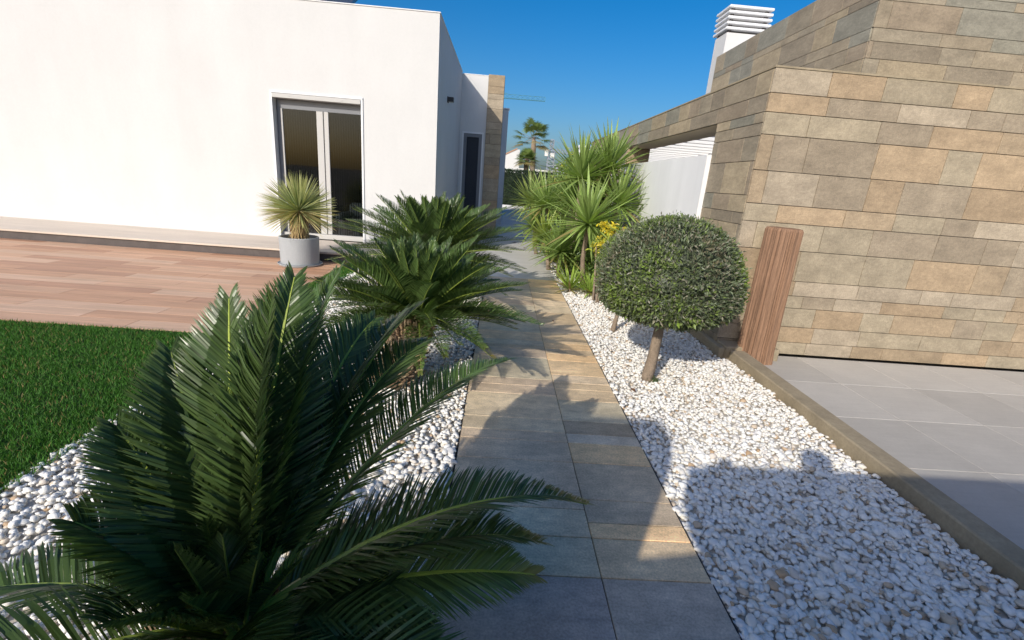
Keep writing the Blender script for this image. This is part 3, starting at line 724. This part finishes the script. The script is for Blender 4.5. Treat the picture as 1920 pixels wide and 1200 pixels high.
# ------------------------------------------------------------------ yuccas
def sword_head(parent, c, n, L, W, seed, lo=-35, tilt=(0, 0, 0), col=(.25, .33, .085), name='leaf_head', stiff=.12, up=None, m=None):
    r = np.random.default_rng(seed)
    k = np.arange(n); az = k*2.39996+r.uniform(-.2, .2, n); se = np.sin(R(lo))+(1-np.sin(R(lo)))*(1-(k+.5)/n)**1.0; el = np.arcsin(np.clip(se, -1, 1))
    D = np.column_stack([np.cos(az)*np.cos(el), np.sin(az)*np.cos(el), np.sin(el)])+np.array(tilt); D = unit(D+r.normal(0, .05, (n, 3)))
    L = L*r.uniform(.75, 1.08, n); down = np.clip(.5-el, 0, 2)
    S = unit(np.cross(D, np.array([0, 0, 1.0])+r.normal(0, .1, (n, 3)))); N = np.cross(S, D)
    P0 = np.array(c)+D*.015; V = []
    ts = [0, .25, .55, .8, 1]; wd = [.55, .95, 1.0, .62, .04]; rows = []
    for t, w_ in zip(ts, wd):
        C = P0+D*(L*t)[:, None]-np.array([0, 0, 1.0])*(stiff*L*t*t*down)[:, None]
        h = (W*w_/2)
        rows += [C-S*h+N*h*.35, C, C+S*h+N*h*.35]
    V = np.stack(rows, 1).reshape(-1, 3); b = (np.arange(n)*15)[:, None]; q = []
    for i in range(4):
        o = i*3; q.append(b+np.array([o, o+1, o+4, o+3])); q.append(b+np.array([o+1, o+2, o+5, o+4]))
    lp = np.concatenate(q, 1).reshape(-1)
    cc = np.array(col)*r.uniform(.7, 1.3, (n, 1)); oldm = (el < R(lo+18)) & (r.random(n) < .35); cc[oldm] = (.30, .25, .10)
    cc = np.repeat(cc[:, None], 15, 1); cc[:, 12:] = cc[:, 12:]*.6+np.array([.2, .17, .05])*.4
    return fast_mesh(name, V, lp, np.full(n*8, 4), m or M_sword, parent, col=cc.reshape(-1, 3))
def yucca(base, heads, label, seed, col=(.27, .37, .11)):
    root = empty('yucca', base, label, 'yucca')
    for i, (c, n, L, tilt) in enumerate(heads):
        c = Vector(c); b = Vector(base)+Vector((random.uniform(-.04, .04), random.uniform(-.04, .04), -.03)); mid = b.lerp(c, .5)+Vector((random.uniform(-.04, .04), 0, -.02))
        MB().tube([b, b.lerp(mid, .5), mid, mid.lerp(c, .5), c], [.045, .036, .032, .032, .036], 10, wob=.15).build('stem', M_bark, root, smooth=True)
        sword_head(root, c, int(n*1.35), L*1.18, .040, seed+i, tilt=tilt, col=col)
    return root
A = atY(1103, 420, 6.3); E = atY(1143, 318, 7.4); F_ = atY(1160, 385, 7.0); B = atY(1024, 385, 8.6); Cc = atY(1022, 445, 7.6); D_ = atY(1090, 335, 7.1); G_ = atY(996, 380, 10.5)
yucca((A.x+.08, 6.4, 0), [(A, 120, .62, (0, 0, 0))], 'front yucca with one big round rosette on a bare stem, left of yellow leaves', 40)
yucca((D_.x+.05, 7.3, 0), [(D_, 95, .62, (0, 0, .25))], 'tall yucca with upright leaves standing right behind the front rosette', 50)
yucca((E.x-.02, 7.5, 0), [(E, 90, .60, (.0, 0, .30)), (F_, 80, .55, (.15, 0, .1))], 'tallest two-headed yucca beside the white panel, its tips against the sky', 60)
yucca((B.x+.25, 8.4, 0), [(B, 100, .58, (-.05, 0, .1))], 'left yucca with slanting pale stem leaning over the pale paving', 70)
yucca((Cc.x+.15, 7.6, 0), [(Cc, 70, .42, (-.1, -.1, 0))], 'short yucca low at the path edge under the left rosette', 80, col=(.31, .38, .08))
yucca((G_.x+.25, 10.4, 0), [(G_, 110, .62, (0, 0, .05))], 'farthest yucca at the path edge, seen against the dark hedge', 90, col=(.30, .36, .11))
for px_, Y_, n_, L_, lb, sd, tl in (((1052, 472), 6.9, 80, .46, 'low yucca head leaning over the white pebble edge, left of the front stem', 81, (-.15, -.1, .1)),
        ((1075, 378), 8.0, 90, .58, 'yucca head between the left yucca and the tall middle one', 82, (0, 0, .15)),
        ((1136, 466), 6.9, 80, .50, 'low yucca head behind the yellow leaves, at the foot of the white panel', 83, (.05, 0, .1)),
        ((1003, 424), 9.2, 80, .46, 'low yucca head over the shaded paving, below the left yucca', 84, (-.1, 0, .1)),
        ((1128, 372), 7.6, 90, .60, 'yucca head wedged between the tall middle yucca and the white panel', 85, (.0, 0, .2))):
    c_ = atY(*px_, Y_); yucca((c_.x+.06, Y_+.05, 0), [(c_, n_, L_, tl)], lb, sd, col=(.25, .35, .10))
def tuft(c, n, L, label, seed, col, lo=8):
    root = empty('agave_tuft', (c[0], c[1], 0), label, 'plant')
    sword_head(root, (c[0], c[1], .02), n, L, .032, seed, lo=lo, col=col, stiff=.35, name='leaves'); 
    MB().tube([(c[0], c[1], -.03), (c[0], c[1], .05)], [.03, .02], 8).build('stem', M_bark, root)
t1 = atZ(1068, 546); t2 = atZ(1106, 552); t3 = atZ(1050, 510)
tuft(t1, 42, .40, 'bright green sword-leaved tuft at the gravel edge, nearest the path', 101, (.30, .42, .07))
tuft(t2, 42, .36, 'bright green sword-leaved tuft at the foot of the front yucca stem', 103, (.28, .40, .08))
tuft((t3.x+.12, t3.y, 0), 50, .42, 'lime green sword-leaved tuft behind the one at the path edge', 105, (.42, .48, .07))
tuft((t3.x+.45, t3.y+.5, 0), 50, .45, 'dark green sword-leaved tuft deep behind the front yucca stem', 107, (.17, .26, .07))

def shrub(name, label, cat, c, rx, rz, n, leafL, cols, seed, base=None, lwr=.4, stems=7):
    r = np.random.default_rng(seed); c = np.array(c); base = base or (c[0], c[1], 0)
    root = empty(name, base, label, cat)
    mb = MB()
    for k in range(stems):
        a = k*2.4; e = Vector(c)+Vector((math.cos(a)*rx*.6, math.sin(a)*rx*.6, rz*r.uniform(-.2, .7))); b = Vector(base)+Vector((math.cos(a)*.03, math.sin(a)*.03, -.03))
        mb.tube([b, b.lerp(e, .5)+Vector((0, 0, .05)), e], [.014, .010, .005], 6)
    mb.build('stems', M_bark, root)
    nc = max(8, n//26); cl = unit(r.normal(size=(nc, 3)))*r.uniform(.35, 1, (nc, 1))**.5; cl *= np.array([rx, rx, rz])
    P = c+cl[r.integers(0, nc, n)]+r.normal(0, .055, (n, 3))*np.array([1, 1, 1])*max(rx, .25)/.5
    D = unit(r.normal(size=(n, 3))+np.array([0, 0, .5])); N = unit(r.normal(size=(n, 3))+np.array([0, 0, 1])); N = unit(N-np.sum(N*D, 1, keepdims=True)*D)
    L = leafL*r.uniform(.6, 1.3, n); V, lp, sz = leaves(P, D, N, L, L*lwr, bend=.2)
    cc = np.array(cols)[r.integers(0, len(cols), n)]*r.uniform(.7, 1.25, (n, 1))
    fast_mesh('leaves', V, lp, sz, M_leaf, root, col=np.repeat(cc, 5, 0)); return root
y1 = atY(1160, 435, 5.9); y2 = atY(1130, 462, 5.6)
YEL = [(.66, .52, .03), (.55, .46, .03), (.34, .38, .05), (.70, .58, .08)]
shrub('variegated_shrub', 'yellow-leaved shrub between the front yucca and the clipped dome crown', 'shrub', (y1.x, y1.y, y1.z+.02), .20, .10, 300, .07, YEL, 121, lwr=.42)
shrub('variegated_shrub', 'low yellow and green shrub at the left edge of the clipped dome crown', 'shrub', (y2.x, y2.y, y2.z-.02), .14, .10, 240, .075, YEL+[(.16, .26, .05)], 122, lwr=.42)
GR = [(.10, .18, .05), (.15, .25, .06), (.22, .32, .07)]
shrub('leafy_shrub', 'low dark green shrub filling the space under the yuccas', 'shrub', (1.42, 6.9, .32), .42, .30, 2600, .07, GR, 123)
shrub('leafy_shrub', 'green shrub under the yuccas against the foot of the white panel', 'shrub', (1.75, 7.7, .45), .35, .42, 2200, .07, GR, 124)
q = atY(1062, 305, 11.5)
shrub('leafy_shrub', 'tall rounded bush with yellowish leaves rising behind the yuccas', 'shrub', (q.x+.15, q.y, q.z-.55), .55, .75, 3200, .09, GR+[(.45, .42, .06)], 125)
q = atY(1045, 335, 14)
shrub('leafy_shrub', 'distant green bush beside the pale paving behind the left yucca', 'shrub', (q.x+.35, q.y, .8), .75, .7, 3000, .09, GR, 126)
q = atY(1120, 340, 9.5)
shrub('leafy_shrub', 'dense green bush behind the tallest yucca near the wall opening', 'shrub', (q.x+.1, q.y, .8), .5, .75, 3200, .08, GR, 127)

for u_, v_, dx_, lb_, sd_ in ((1030, 492, .10, 'bright sword-leaved tuft at the path edge, farthest along the pebbles', 131), (1082, 530, .30, 'yellow green sword-leaved tuft between the two nearest tufts, set further back', 133),
                         (1118, 505, .12, 'sword-leaved tuft directly under the yellow-leaved shrub', 135)):
    q_ = atZ(u_, v_); tuft((q_.x+dx_, q_.y, 0), 56, .46, lb_, sd_, (.27, .37, .07))

# small weed and fallen leaves
wd = atZ(1226, 714); root = empty('weed', (wd.x, wd.y, 0), 'tiny green weed at the foot of the larger clipped tree trunk', 'weed')
r = np.random.default_rng(5); n = 70; P = np.array([wd.x, wd.y, .01])+r.normal(0, .022, (n, 3))*np.array([1, 1, .5]); D = unit(r.normal(size=(n, 3))+np.array([0, 0, 1.2])); N = unit(np.cross(D, r.normal(size=(n, 3))))
V, lp, sz = leaves(P, D, N, .022, .010); fast_mesh('leaves', V, lp, sz, M_leaf, root, col=np.tile([.07, .12, .04], (n*5, 1)))
mb = MB()
for k in range(6): mb.tube([(wd.x, wd.y, -.01), (wd.x+random.uniform(-.03, .03), wd.y+random.uniform(-.03, .03), .035)], .0015, 4)
mb.build('stems', M_bark, root)
lv = MB(); lv.add([(-.035, 0, .004), (0, -.014, .012), (.035, 0, .004), (0, .014, .010), (0, 0, .006), (.05, 0, .008), (-.035, 0, .0025), (0, -.014, .0105), (.035, 0, .0025), (0, .014, .0085)],
       [(0, 1, 4), (1, 2, 4), (2, 3, 4), (3, 0, 4), (7, 6, 9, 8)])
M_dry = mat('dry_leaf', (.16, .08, .04), .8, .2)
src = lv.build('fallen_leaf', M_dry)
spots = [((940, 411), 0), ((972, 417), 0), ((992, 413), 0), ((966, 422), 0), ((982, 433), 0), ((965, 455), 0), ((984, 466), 0), ((997, 414), 0), ((1000, 408), 0), ((1037, 602), .02), ((1187, 732), .02), ((1143, 600), .02)]
for i, (p, z) in enumerate(spots):
    o = src if i == 0 else src.copy()
    if i: COL.objects.link(o)
    o.location = atZ(*p, z); o.rotation_euler = (random.uniform(-.2, .2), random.uniform(-.2, .2), random.uniform(0, 6)); s = random.uniform(.8, 1.3)*(1.5 if p[1] < 470 else .8); o.scale = (s, s, s)
    tag(o, 'dry brown leaf lying on the pale shaded paving' if z == 0 else 'small dry brown leaf lying on the white pebbles', 'fallen leaf', 'dry leaves on the paving' if z == 0 else 'dry leaves on the pebbles')
src.location = atZ(940, 411)

# ------------------------------------------------------------------ potted plant on the deck
PX, PYY = -2.80, 6.60; PH = .395; PR = .262
pt = empty('plant_pot', (PX, PYY, 0), 'round grey concrete pot on a saucer standing on the timber look deck', 'pot')
MB().lathe(PX, PYY, [(0, .02), (PR*.93, .02), (PR*.965, .03), (PR, PH-.01), (PR-.005, PH), (PR-.025, PH), (PR-.03, PH-.05), (PR-.03, PH-.09)], 64).build('pot_body', M_pot, pt, smooth=False)
MB().lathe(PX, PYY, [(0, .001), (PR+.02, .001), (PR+.035, .025), (PR+.03, .03), (PR+.01, .018), (0, .018)], 64).build('saucer', M_pot, pt)
MB().lathe(PX, PYY, [(PR-.031, PH-.085), (PR*.5, PH-.07), (0, PH-.06)], 32).build('soil', M_soil, pt)
yr = empty('beaked_yucca', (PX, PYY, PH-.07), 'spherical spiky grey-green yucca with a shaggy straw trunk growing in the grey pot', 'yucca')
HC = (PX+.02, PYY, .745)
mb = MB(); mb.tube([(PX, PYY, PH-.09), (PX+.01, PYY, .5), (PX+.02, PYY, .62), HC], [.10, .10, .085, .05], 14, col=(.30, .21, .11))
r = np.random.default_rng(77)
mb.build('trunk', M_thatch, yr)
n = 420; az = r.uniform(0, 6.283, n); zz = r.uniform(PH+.02, .76, n); rad = .085
P = np.column_stack([PX+.01+np.cos(az)*rad, PYY+np.sin(az)*rad, zz]); D = unit(np.column_stack([np.cos(az)*.42, np.sin(az)*.42, np.full(n, -1.0)])+r.normal(0, .12, (n, 3)))
N = unit(np.column_stack([np.cos(az), np.sin(az), np.zeros(n)])); N = unit(N-np.sum(N*D, 1, keepdims=True)*D)
V, lp, sz = leaves(P, D, N, r.uniform(.08, .16, n), .012); V[:, 2] = np.maximum(V[:, 2], PH-.06)
cc = np.array([.52, .38, .19])*r.uniform(.6, 1.25, (n, 1)); fast_mesh('dead_skirt', V, lp, sz, M_thatch, yr, col=np.repeat(cc, 5, 0))
n = 760; d = unit(r.normal(size=(n*2, 3))); d = d[(d[:, 2] > -.52)][:n]; n = len(d)
P = np.array(HC)+d*.03; N = unit(np.cross(d, r.normal(size=(n, 3)))); L = .50*r.uniform(.86, 1.06, n)*np.where(d[:, 2] < -.1, .98, 1)
S = np.cross(d, N); V = []
for t, w_ in ((0, .5), (.35, 1), (.75, .75), (1, .08)):
    C = P+d*(L*t)[:, None]-np.array([0, 0, .03])*t*t*(1-d[:, 2:3]); V += [C-S*.0055*w_, C+S*.0055*w_]
V = np.stack(V, 1).reshape(-1, 3); b = (np.arange(n)*8)[:, None]; lp = np.concatenate([b+np.array([i, i+1, i+3, i+2]) for i in (0, 2, 4)], 1).reshape(-1)
cc = np.array([.27, .33, .16])*r.uniform(.75, 1.3, (n, 1)); lo_ = d[:, 2] < .15; cc[lo_ & (r.random(n) < .55)] = (.45, .38, .20)
cc = np.repeat(cc[:, None], 8, 1); cc[:, :2] = (.35, .38, .22); cc[:, 4:] = cc[:, 4:]*.5+np.array([.46, .42, .16])*.5
fast_mesh('leaf_head', V, lp, np.full(n*3, 4), M_sword, yr, col=cc.reshape(-1, 3))

# ------------------------------------------------------------------ background: hedge, palms, houses, cranes
def hedge(x0, x1, y0, y1, h, label, n, seed):
    r = np.random.default_rng(seed); root = empty('hedge', ((x0+x1)/2, y0, 0), label, 'hedge')
    MB().box(x0+.08, x1-.08, y0+.08, y1-.08, 0, h-.08, col=(.02, .035, .015)).build('inner_foliage', M_hedge, root)
    f = r.random(n); P = np.column_stack([r.uniform(x0, x1, n), np.where(f < .6, y0, r.uniform(y0, y1, n))+r.normal(0, .03, n), np.where(f < .6, r.uniform(0, h, n), h)+r.normal(0, .035, n)])
    D = unit(r.normal(size=(n, 3))+np.array([0, -.4, .4])); N = unit(np.cross(D, r.normal(size=(n, 3)))); L = r.uniform(.05, .11, n)
    V, lp, sz = leaves(P, D, N, L, L*.45); c = np.array([.022, .045, .015])*r.uniform(.5, 1.5, (n, 1)); fast_mesh('leaves', V, lp, sz, M_hedge, root, col=np.repeat(c, 5, 0))
hedge(-.6, 8.5, 24.95, 25.9, 1.83, 'long dark green clipped hedge closing the end of the pale paving', 16000, 201)

def fan_palm(base, crown, tr, nl, Lp, Lf, label, seed, skirt=0, dark=1.0):
    r = np.random.default_rng(seed); root = empty('fan_palm', base, label, 'palm tree'); b = Vector(base); c = Vector(crown)
    MB().tube([b-Vector((0, 0, .2)), b.lerp(c, .1), b.lerp(c, .5), b.lerp(c, .9), c], [tr*1.4, tr*1.15, tr, tr*.95, tr*.7], 14, wob=.12, col=(.27*dark, .21*dark, .15*dark)).build('trunk', M_thatch, root)
    Vs = []; cs = []; mb = MB()
    for i in range(nl):
        u = (i+.5)/nl; el = R(78-102*u); az = i*2.39996+r.uniform(-.3, .3)
        d = np.array([math.cos(az)*math.cos(el), math.sin(az)*math.cos(el), math.sin(el)]); lp_ = Lp*r.uniform(.8, 1.15)
        h = np.array(c)+d*lp_; h[2] -= .12*lp_*max(0, math.cos(el)); mb.tube([c, Vector(np.array(c)+d*lp_*.5), Vector(h)], [.022, .016, .01], 5)
        s = unit(np.cross(d, [0, 0, 1.0]+d*.01)); nrm = np.cross(s, d); ns = 34
        a = np.linspace(-2.0, 2.0, ns); dd = unit(d[None]*np.cos(a)[:, None]+s[None]*np.sin(a)[:, None]+nrm[None]*.12)
        L = Lf*(1-.22*np.abs(a)/2)*r.uniform(.85, 1.1, ns); W = unit(np.cross(dd, nrm)); g_ = np.array([0, 0, -1.0])
        for t, w_ in ((0, .3), (.45, 1), (.8, .6), (1, .05)):
            C = h+dd*(L*t)[:, None]+g_*((L*.42*max(0, t-.35)**1.5*1.6)[:, None]); Vs.append(np.stack([C-W*.032*Lf*w_, C+W*.032*Lf*w_], 1))
        col = np.array([.16, .22, .06])*r.uniform(.7, 1.35) if u < .8 else np.array([.30, .25, .10])
        cs.append(np.tile(col, (ns*8, 1)))
    V = np.concatenate([np.stack(Vs[i*4:i*4+4], 1).reshape(-1, 3) for i in range(nl)]); m_ = len(V)//8; b_ = (np.arange(m_)*8)[:, None]
    lp = np.concatenate([b_+np.array([i, i+1, i+3, i+2]) for i in (0, 2, 4)], 1).reshape(-1)
    fast_mesh('crown', V, lp, np.full(m_*3, 4), M_sword, root, col=np.concatenate(cs)); mb.build('leaf_stalks', M_bark, root)
pc = atY(1001, 262, 45); fan_palm((pc.x+.2, 45, 0), pc, .24, 19, 1.35, 1.0, 'tall fan palm with a round crown standing against the blue sky', 301)
pc = atY(988, 300, 30); fan_palm((pc.x, 30, 0), pc, .17, 26, .42, .52, 'small dark-trunked fan palm behind the hedge in front of the tall palm', 302, dark=.35)

fh = empty('distant_house', (-2, 40, 0), 'white house with a sloping parapet beyond the hedge', 'house')
a = atY(944, 290, 40); b = atY(970, 280, 40); c = atY(975, 284, 40)
MB().prism([(-6, 40, 0), (c.x, 40, 0), (c.x, 40, b.z), (b.x, 40, b.z), (a.x+.15, 40, a.z), (-6, 40, a.z)], (0, 6, 0)).build('wall', M_render, fh)
mb = MB(); mb.prism([(a.x+.15, 39.95, a.z+.01), (b.x, 39.95, b.z+.01), (b.x, 39.95, b.z+.11), (a.x+.15, 39.95, a.z+.11)], (0, 6.1, 0)); mb.build('roof_edge', M_roofred, fh)
MB().box(-1.2, a.x+.1, 39.9, 39.98, a.z-.45, a.z-.2).build('window', M_black, fh)
def white_block(x0, x1, y, h, label, win):
    rt = empty('distant_building', ((x0+x1)/2, y, 0), label, 'building')
    MB().box(x0, x1, y, y+8, 0, h).build('wall', M_render, rt); MB().box(x0-.1, x1+.1, y-.1, y+8.1, h, h+.2).build('roof_edge', M_cream, rt)
    for i in range(win):
        x = x0+(x1-x0)*(i+.5)/win; MB().box(x-.5, x+.5, y-.03, y-.005, h-1.9, h-.8).build('window', M_roof, rt)
white_block(2.2, 9.5, 75, 3.0, 'low white building just above the hedge between the palms and the crane mast', 4)
white_block(9.8, 16.5, 80, 2.75, 'farther low white building right of the crane mast foot', 3)
q = atY(1084, 292, 16); q2 = atY(1107, 274, 16)
vb = empty('roof_vent', (q.x, 16, 0), 'white slatted roof vent showing above the yuccas left of the stone wall', 'vent')
MB().box(q.x+.05, q2.x-.05, 16.05, 16.5, 2.0, q2.z-.05).build('shaft', M_renderL, vb)
for i in range(6):
    x = q.x+(q2.x-q.x)*(i+.5)/6; MB().box(x-.022, x+.022, 15.98, 16.04, 2.0, q2.z-.06).build('slat', M_whitef, vb)
MB().box(q.x-.02, q2.x+.02, 15.96, 16.55, q2.z-.06, q2.z).build('cap', M_whitef, vb)
nb = empty('annex', (2.6, 14.5, 0), 'white flat-roofed annex beyond the stone wall behind the plants', 'building')
MB().box(2.0, 7, 14.6, 19, 0, 2.02).build('wall', M_render, nb); MB().box(1.96, 7.04, 14.56, 19.04, 2.02, 2.06).build('roof_edge', M_cream, nb)

def truss(mb, p0, p1, w, n, r, tri=False):
    p0 = Vector(p0); p1 = Vector(p1); ax = (p1-p0).normalized(); s = ax.cross(Vector((0, 1, 0)) if abs(ax.z) > .7 else Vector((0, 0, 1))).normalized(); u = s.cross(ax)
    if u.z < 0 and not abs(ax.z) > .7: u = -u
    cs = [s*w/2-u*w*.4, -s*w/2-u*w*.4, u*w*.6] if tri else [s*w/2+u*w/2, -s*w/2+u*w/2, -s*w/2-u*w/2, s*w/2-u*w/2]
    for c in cs: mb.tube([p0+c, p1+c], r, 4)
    for i in range(n):
        a = p0.lerp(p1, i/n); b = p0.lerp(p1, (i+1)/n)
        for k in range(len(cs)):
            mb.tube([a+cs[k], b+cs[(k+1) % len(cs)]], r*.6, 3); mb.tube([b+cs[k], b+cs[(k+1) % len(cs)]], r*.6, 3)
J0 = atY(1022, 187, 120)
cr = empty('tower_crane', (-28, 120, 0), 'green tower crane whose jib tip shows behind the stone column', 'crane')
mb = MB(); truss(mb, (-44, 120, J0.z-.3), (J0.x, 120, J0.z), .9, 44, .045, tri=True); mb.build('jib', M_cgreen, cr)
mb = MB(); truss(mb, (-28, 120, 0), (-28, 120, J0.z+6), 1.5, 20, .1); mb.build('mast', M_cgreen, cr)
mb = MB(); mb.tube([(-28, 120, J0.z+6), (J0.x-9, 120, J0.z+.6)], .05, 4); mb.tube([(-28, 120, J0.z+6), (-43, 120, J0.z+.4)], .05, 4); mb.build('tie_bar', M_cgreen, cr)
mb = MB(); mb.box(-44, -41, 119.3, 120.7, J0.z-3, J0.z-.8); mb.build('counterweight', M_cream, cr)
m0 = atY(1029, 335, 150); m1 = atY(1034, 283, 150); m2 = atY(1036, 262, 150); jt = atY(1125, 293, 150); cj = atY(1024, 280, 150)
mx = (m1.x)
cr = empty('tower_crane', (mx, 150, 0), 'grey tower crane with white counterweight between the tall palm and the yuccas', 'crane')
mb = MB(); truss(mb, (mx, 150, 0), (mx, 150, m1.z), 1.9, 10, .16); mb.build('mast', M_cgrey, cr)
mb = MB(); truss(mb, (mx, 150, m1.z), (mx, 150, m2.z), 1.0, 4, .12); mb.build('tower_head', M_cgrey, cr)
mb = MB(); truss(mb, (mx, 150, m1.z), (jt.x, 150, m1.z-.3), 1.0, 22, .09, tri=True); mb.build('jib', M_cgrey, cr)
mb = MB(); truss(mb, (mx, 150, m1.z), (cj.x, 150, m1.z), 1.0, 5, .10, tri=True); mb.build('counter_jib', M_cgreen, cr)
mb = MB(); mb.box(cj.x-.3, cj.x+.9, 149.5, 150.5, m1.z-1.6, m1.z+.4); mb.build('counterweight', M_cream, cr)
mb = MB(); mb.tube([(mx, 150, m2.z), (mx+8, 150, m1.z+.5)], .05, 4); mb.tube([(mx, 150, m2.z), (cj.x+.5, 150, m1.z+.4)], .05, 4); mb.build('tie_bar', M_cgrey, cr)
MB().box(mx-.3, mx+1.0, 149, 150, m1.z-1.9, m1.z-.7).build('cab', M_cream, cr)

# ------------------------------------------------------------------ behind the viewer: added pillar and notched wall casting the near shadows, the photographer
ob = empty('shade_pillar', (-2.36, -2.6, 0), 'unseen white pillar added behind the viewer to shade the near path', 'pillar')
MB().box(-2.72, -2.0, -2.8, -2.6, 0, 3.22).build('wall', M_render, ob); MB().box(-2.74, -1.98, -2.82, -2.58, 3.22, 3.24).build('coping', M_cream, ob)  # unseen slab, added and sized only for its shadow on the path
ow = empty('shadow_wall', (1, -.9, 0), 'unseen thin white wall added behind the viewer to shape shadows on the gravel', 'wall')
MB().prism([(-.95, -.9, 0), (4.2, -.9, 0), (4.2, -.9, 1.875), (-.69, -.9, 1.875), (-.67, -.9, 1.70), (-.60, -.9, 1.57), (-.53, -.9, 1.50), (-.78, -.9, 1.47), (-.80, -.9, 1.88), (-.86, -.9, 2.06), (-.98, -.9, 2.14), (-1.5, -.9, 2.14), (-1.5, -.9, 0)], (0, -.025, 0)).build('wall', M_render, ow); MB().box(-.60, 4.22, -.935, -.89, 1.876, 1.89).build('coping', M_cream, ow)  # added outline, notched so a lit gap falls between the shadows

def skin_chain(name, pts, edges, m, parent=None, root=0, sub=2):
    me = bpy.data.meshes.new(name); off = Vector(parent.location) if parent else Vector((0, 0, 0))
    me.from_pydata([Vector(p[:3])-off for p in pts], edges, []); o = bpy.data.objects.new(name, me); COL.objects.link(o); me.materials.append(m)
    md = o.modifiers.new('skin', 'SKIN'); md.use_smooth_shade = True
    if not me.skin_vertices: me.skin_vertices.new()
    for i, p in enumerate(pts): me.skin_vertices[0].data[i].radius = (p[3], p[4] if len(p) > 4 else p[3]); me.skin_vertices[0].data[i].use_root = (i == root)
    s = o.modifiers.new('sub', 'SUBSURF'); s.levels = sub; s.render_levels = sub
    if parent: o.parent = parent
    return o
bx, by = .36, -.30
pe = empty('person', (bx, by, 0), 'standing photographer in navy clothes holding up a phone, behind the viewer', 'person')
body = [(bx, by, .90, .14, .10), (bx, by, 1.08, .135, .10), (bx, by, 1.28, .15, .10), (bx, by, 1.38, .10, .08), (bx, by, 1.44, .05), (bx+.01, by+.02, 1.54, .085, .095), (bx+.01, by+.02, 1.63, .06),
        (bx+.18, by, 1.33, .055), (bx+.19, by+.02, 1.05, .045), (.06, -.11, 1.20, .03), (bx-.18, by, 1.33, .055), (bx-.27, by-.03, 1.06, .045), (-.04, -.13, 1.22, .03),
        (bx+.09, by, .85, .10), (bx+.10, by+.02, .47, .06), (bx+.10, by, .08, .042), (bx+.11, by+.13, .03, .03), (bx-.09, by, .85, .10), (bx-.10, by+.02, .47, .06), (bx-.10, by, .08, .042), (bx-.11, by+.13, .03, .03)]
ed = [(0, 1), (1, 2), (2, 3), (3, 4), (4, 5), (5, 6), (2, 7), (7, 8), (8, 9), (2, 10), (10, 11), (11, 12), (0, 13), (13, 14), (14, 15), (15, 16), (0, 17), (17, 18), (18, 19), (19, 20)]
skin_chain('body', body, ed, M_cloth, pe)
for hx_, hy_, hz_, sg in ((.055, -.10, 1.23, 1), (-.05, -.115, 1.25, -1)):
    pts = [(hx_, hy_, hz_, .026, .014), (hx_+.01*sg, hy_+.015, hz_+.05, .024, .012)]; eds = [(0, 1)]
    for k in range(4):
        o = len(pts); pts += [(hx_+.01*sg+(k-1.5)*.014, hy_+.03, hz_+.07, .008), (hx_+.01*sg+(k-1.5)*.012, hy_+.02, hz_+.095-.004*abs(k-1.5), .007)]; eds += [(1, o), (o, o+1)]
    o = len(pts); pts += [(hx_+.035*sg, hy_+.02, hz_+.03, .010), (hx_+.04*sg, hy_+.035, hz_+.055, .008)]; eds += [(0, o), (o, o+1)]
    skin_chain('hand', pts, eds, M_skin, pe)
skin_chain('head', [(bx+.01, by+.02, 1.49, .06), (bx+.01, by+.03, 1.55, .075, .088), (bx+.01, by+.02, 1.60, .07, .08)], [(0, 1), (1, 2)], M_skin, pe)
skin_chain('hair', [(bx+.01, by-.02, 1.52, .075, .06), (bx+.01, by+.0, 1.60, .088, .09), (bx+.01, by+.0, 1.64, .05)], [(0, 1), (1, 2)], M_hair, pe)
ph = MB(); ph.box(-.045, .033, -.068, -.058, 1.26, 1.405, b=.003); pho = ph.build('phone', M_black); tag(pho, 'black phone held up by the photographer behind the viewer', 'phone')

# ------------------------------------------------------------------ render
scn.render.engine = 'CYCLES'
scn.cycles.max_bounces = 8; scn.cycles.transparent_max_bounces = 12
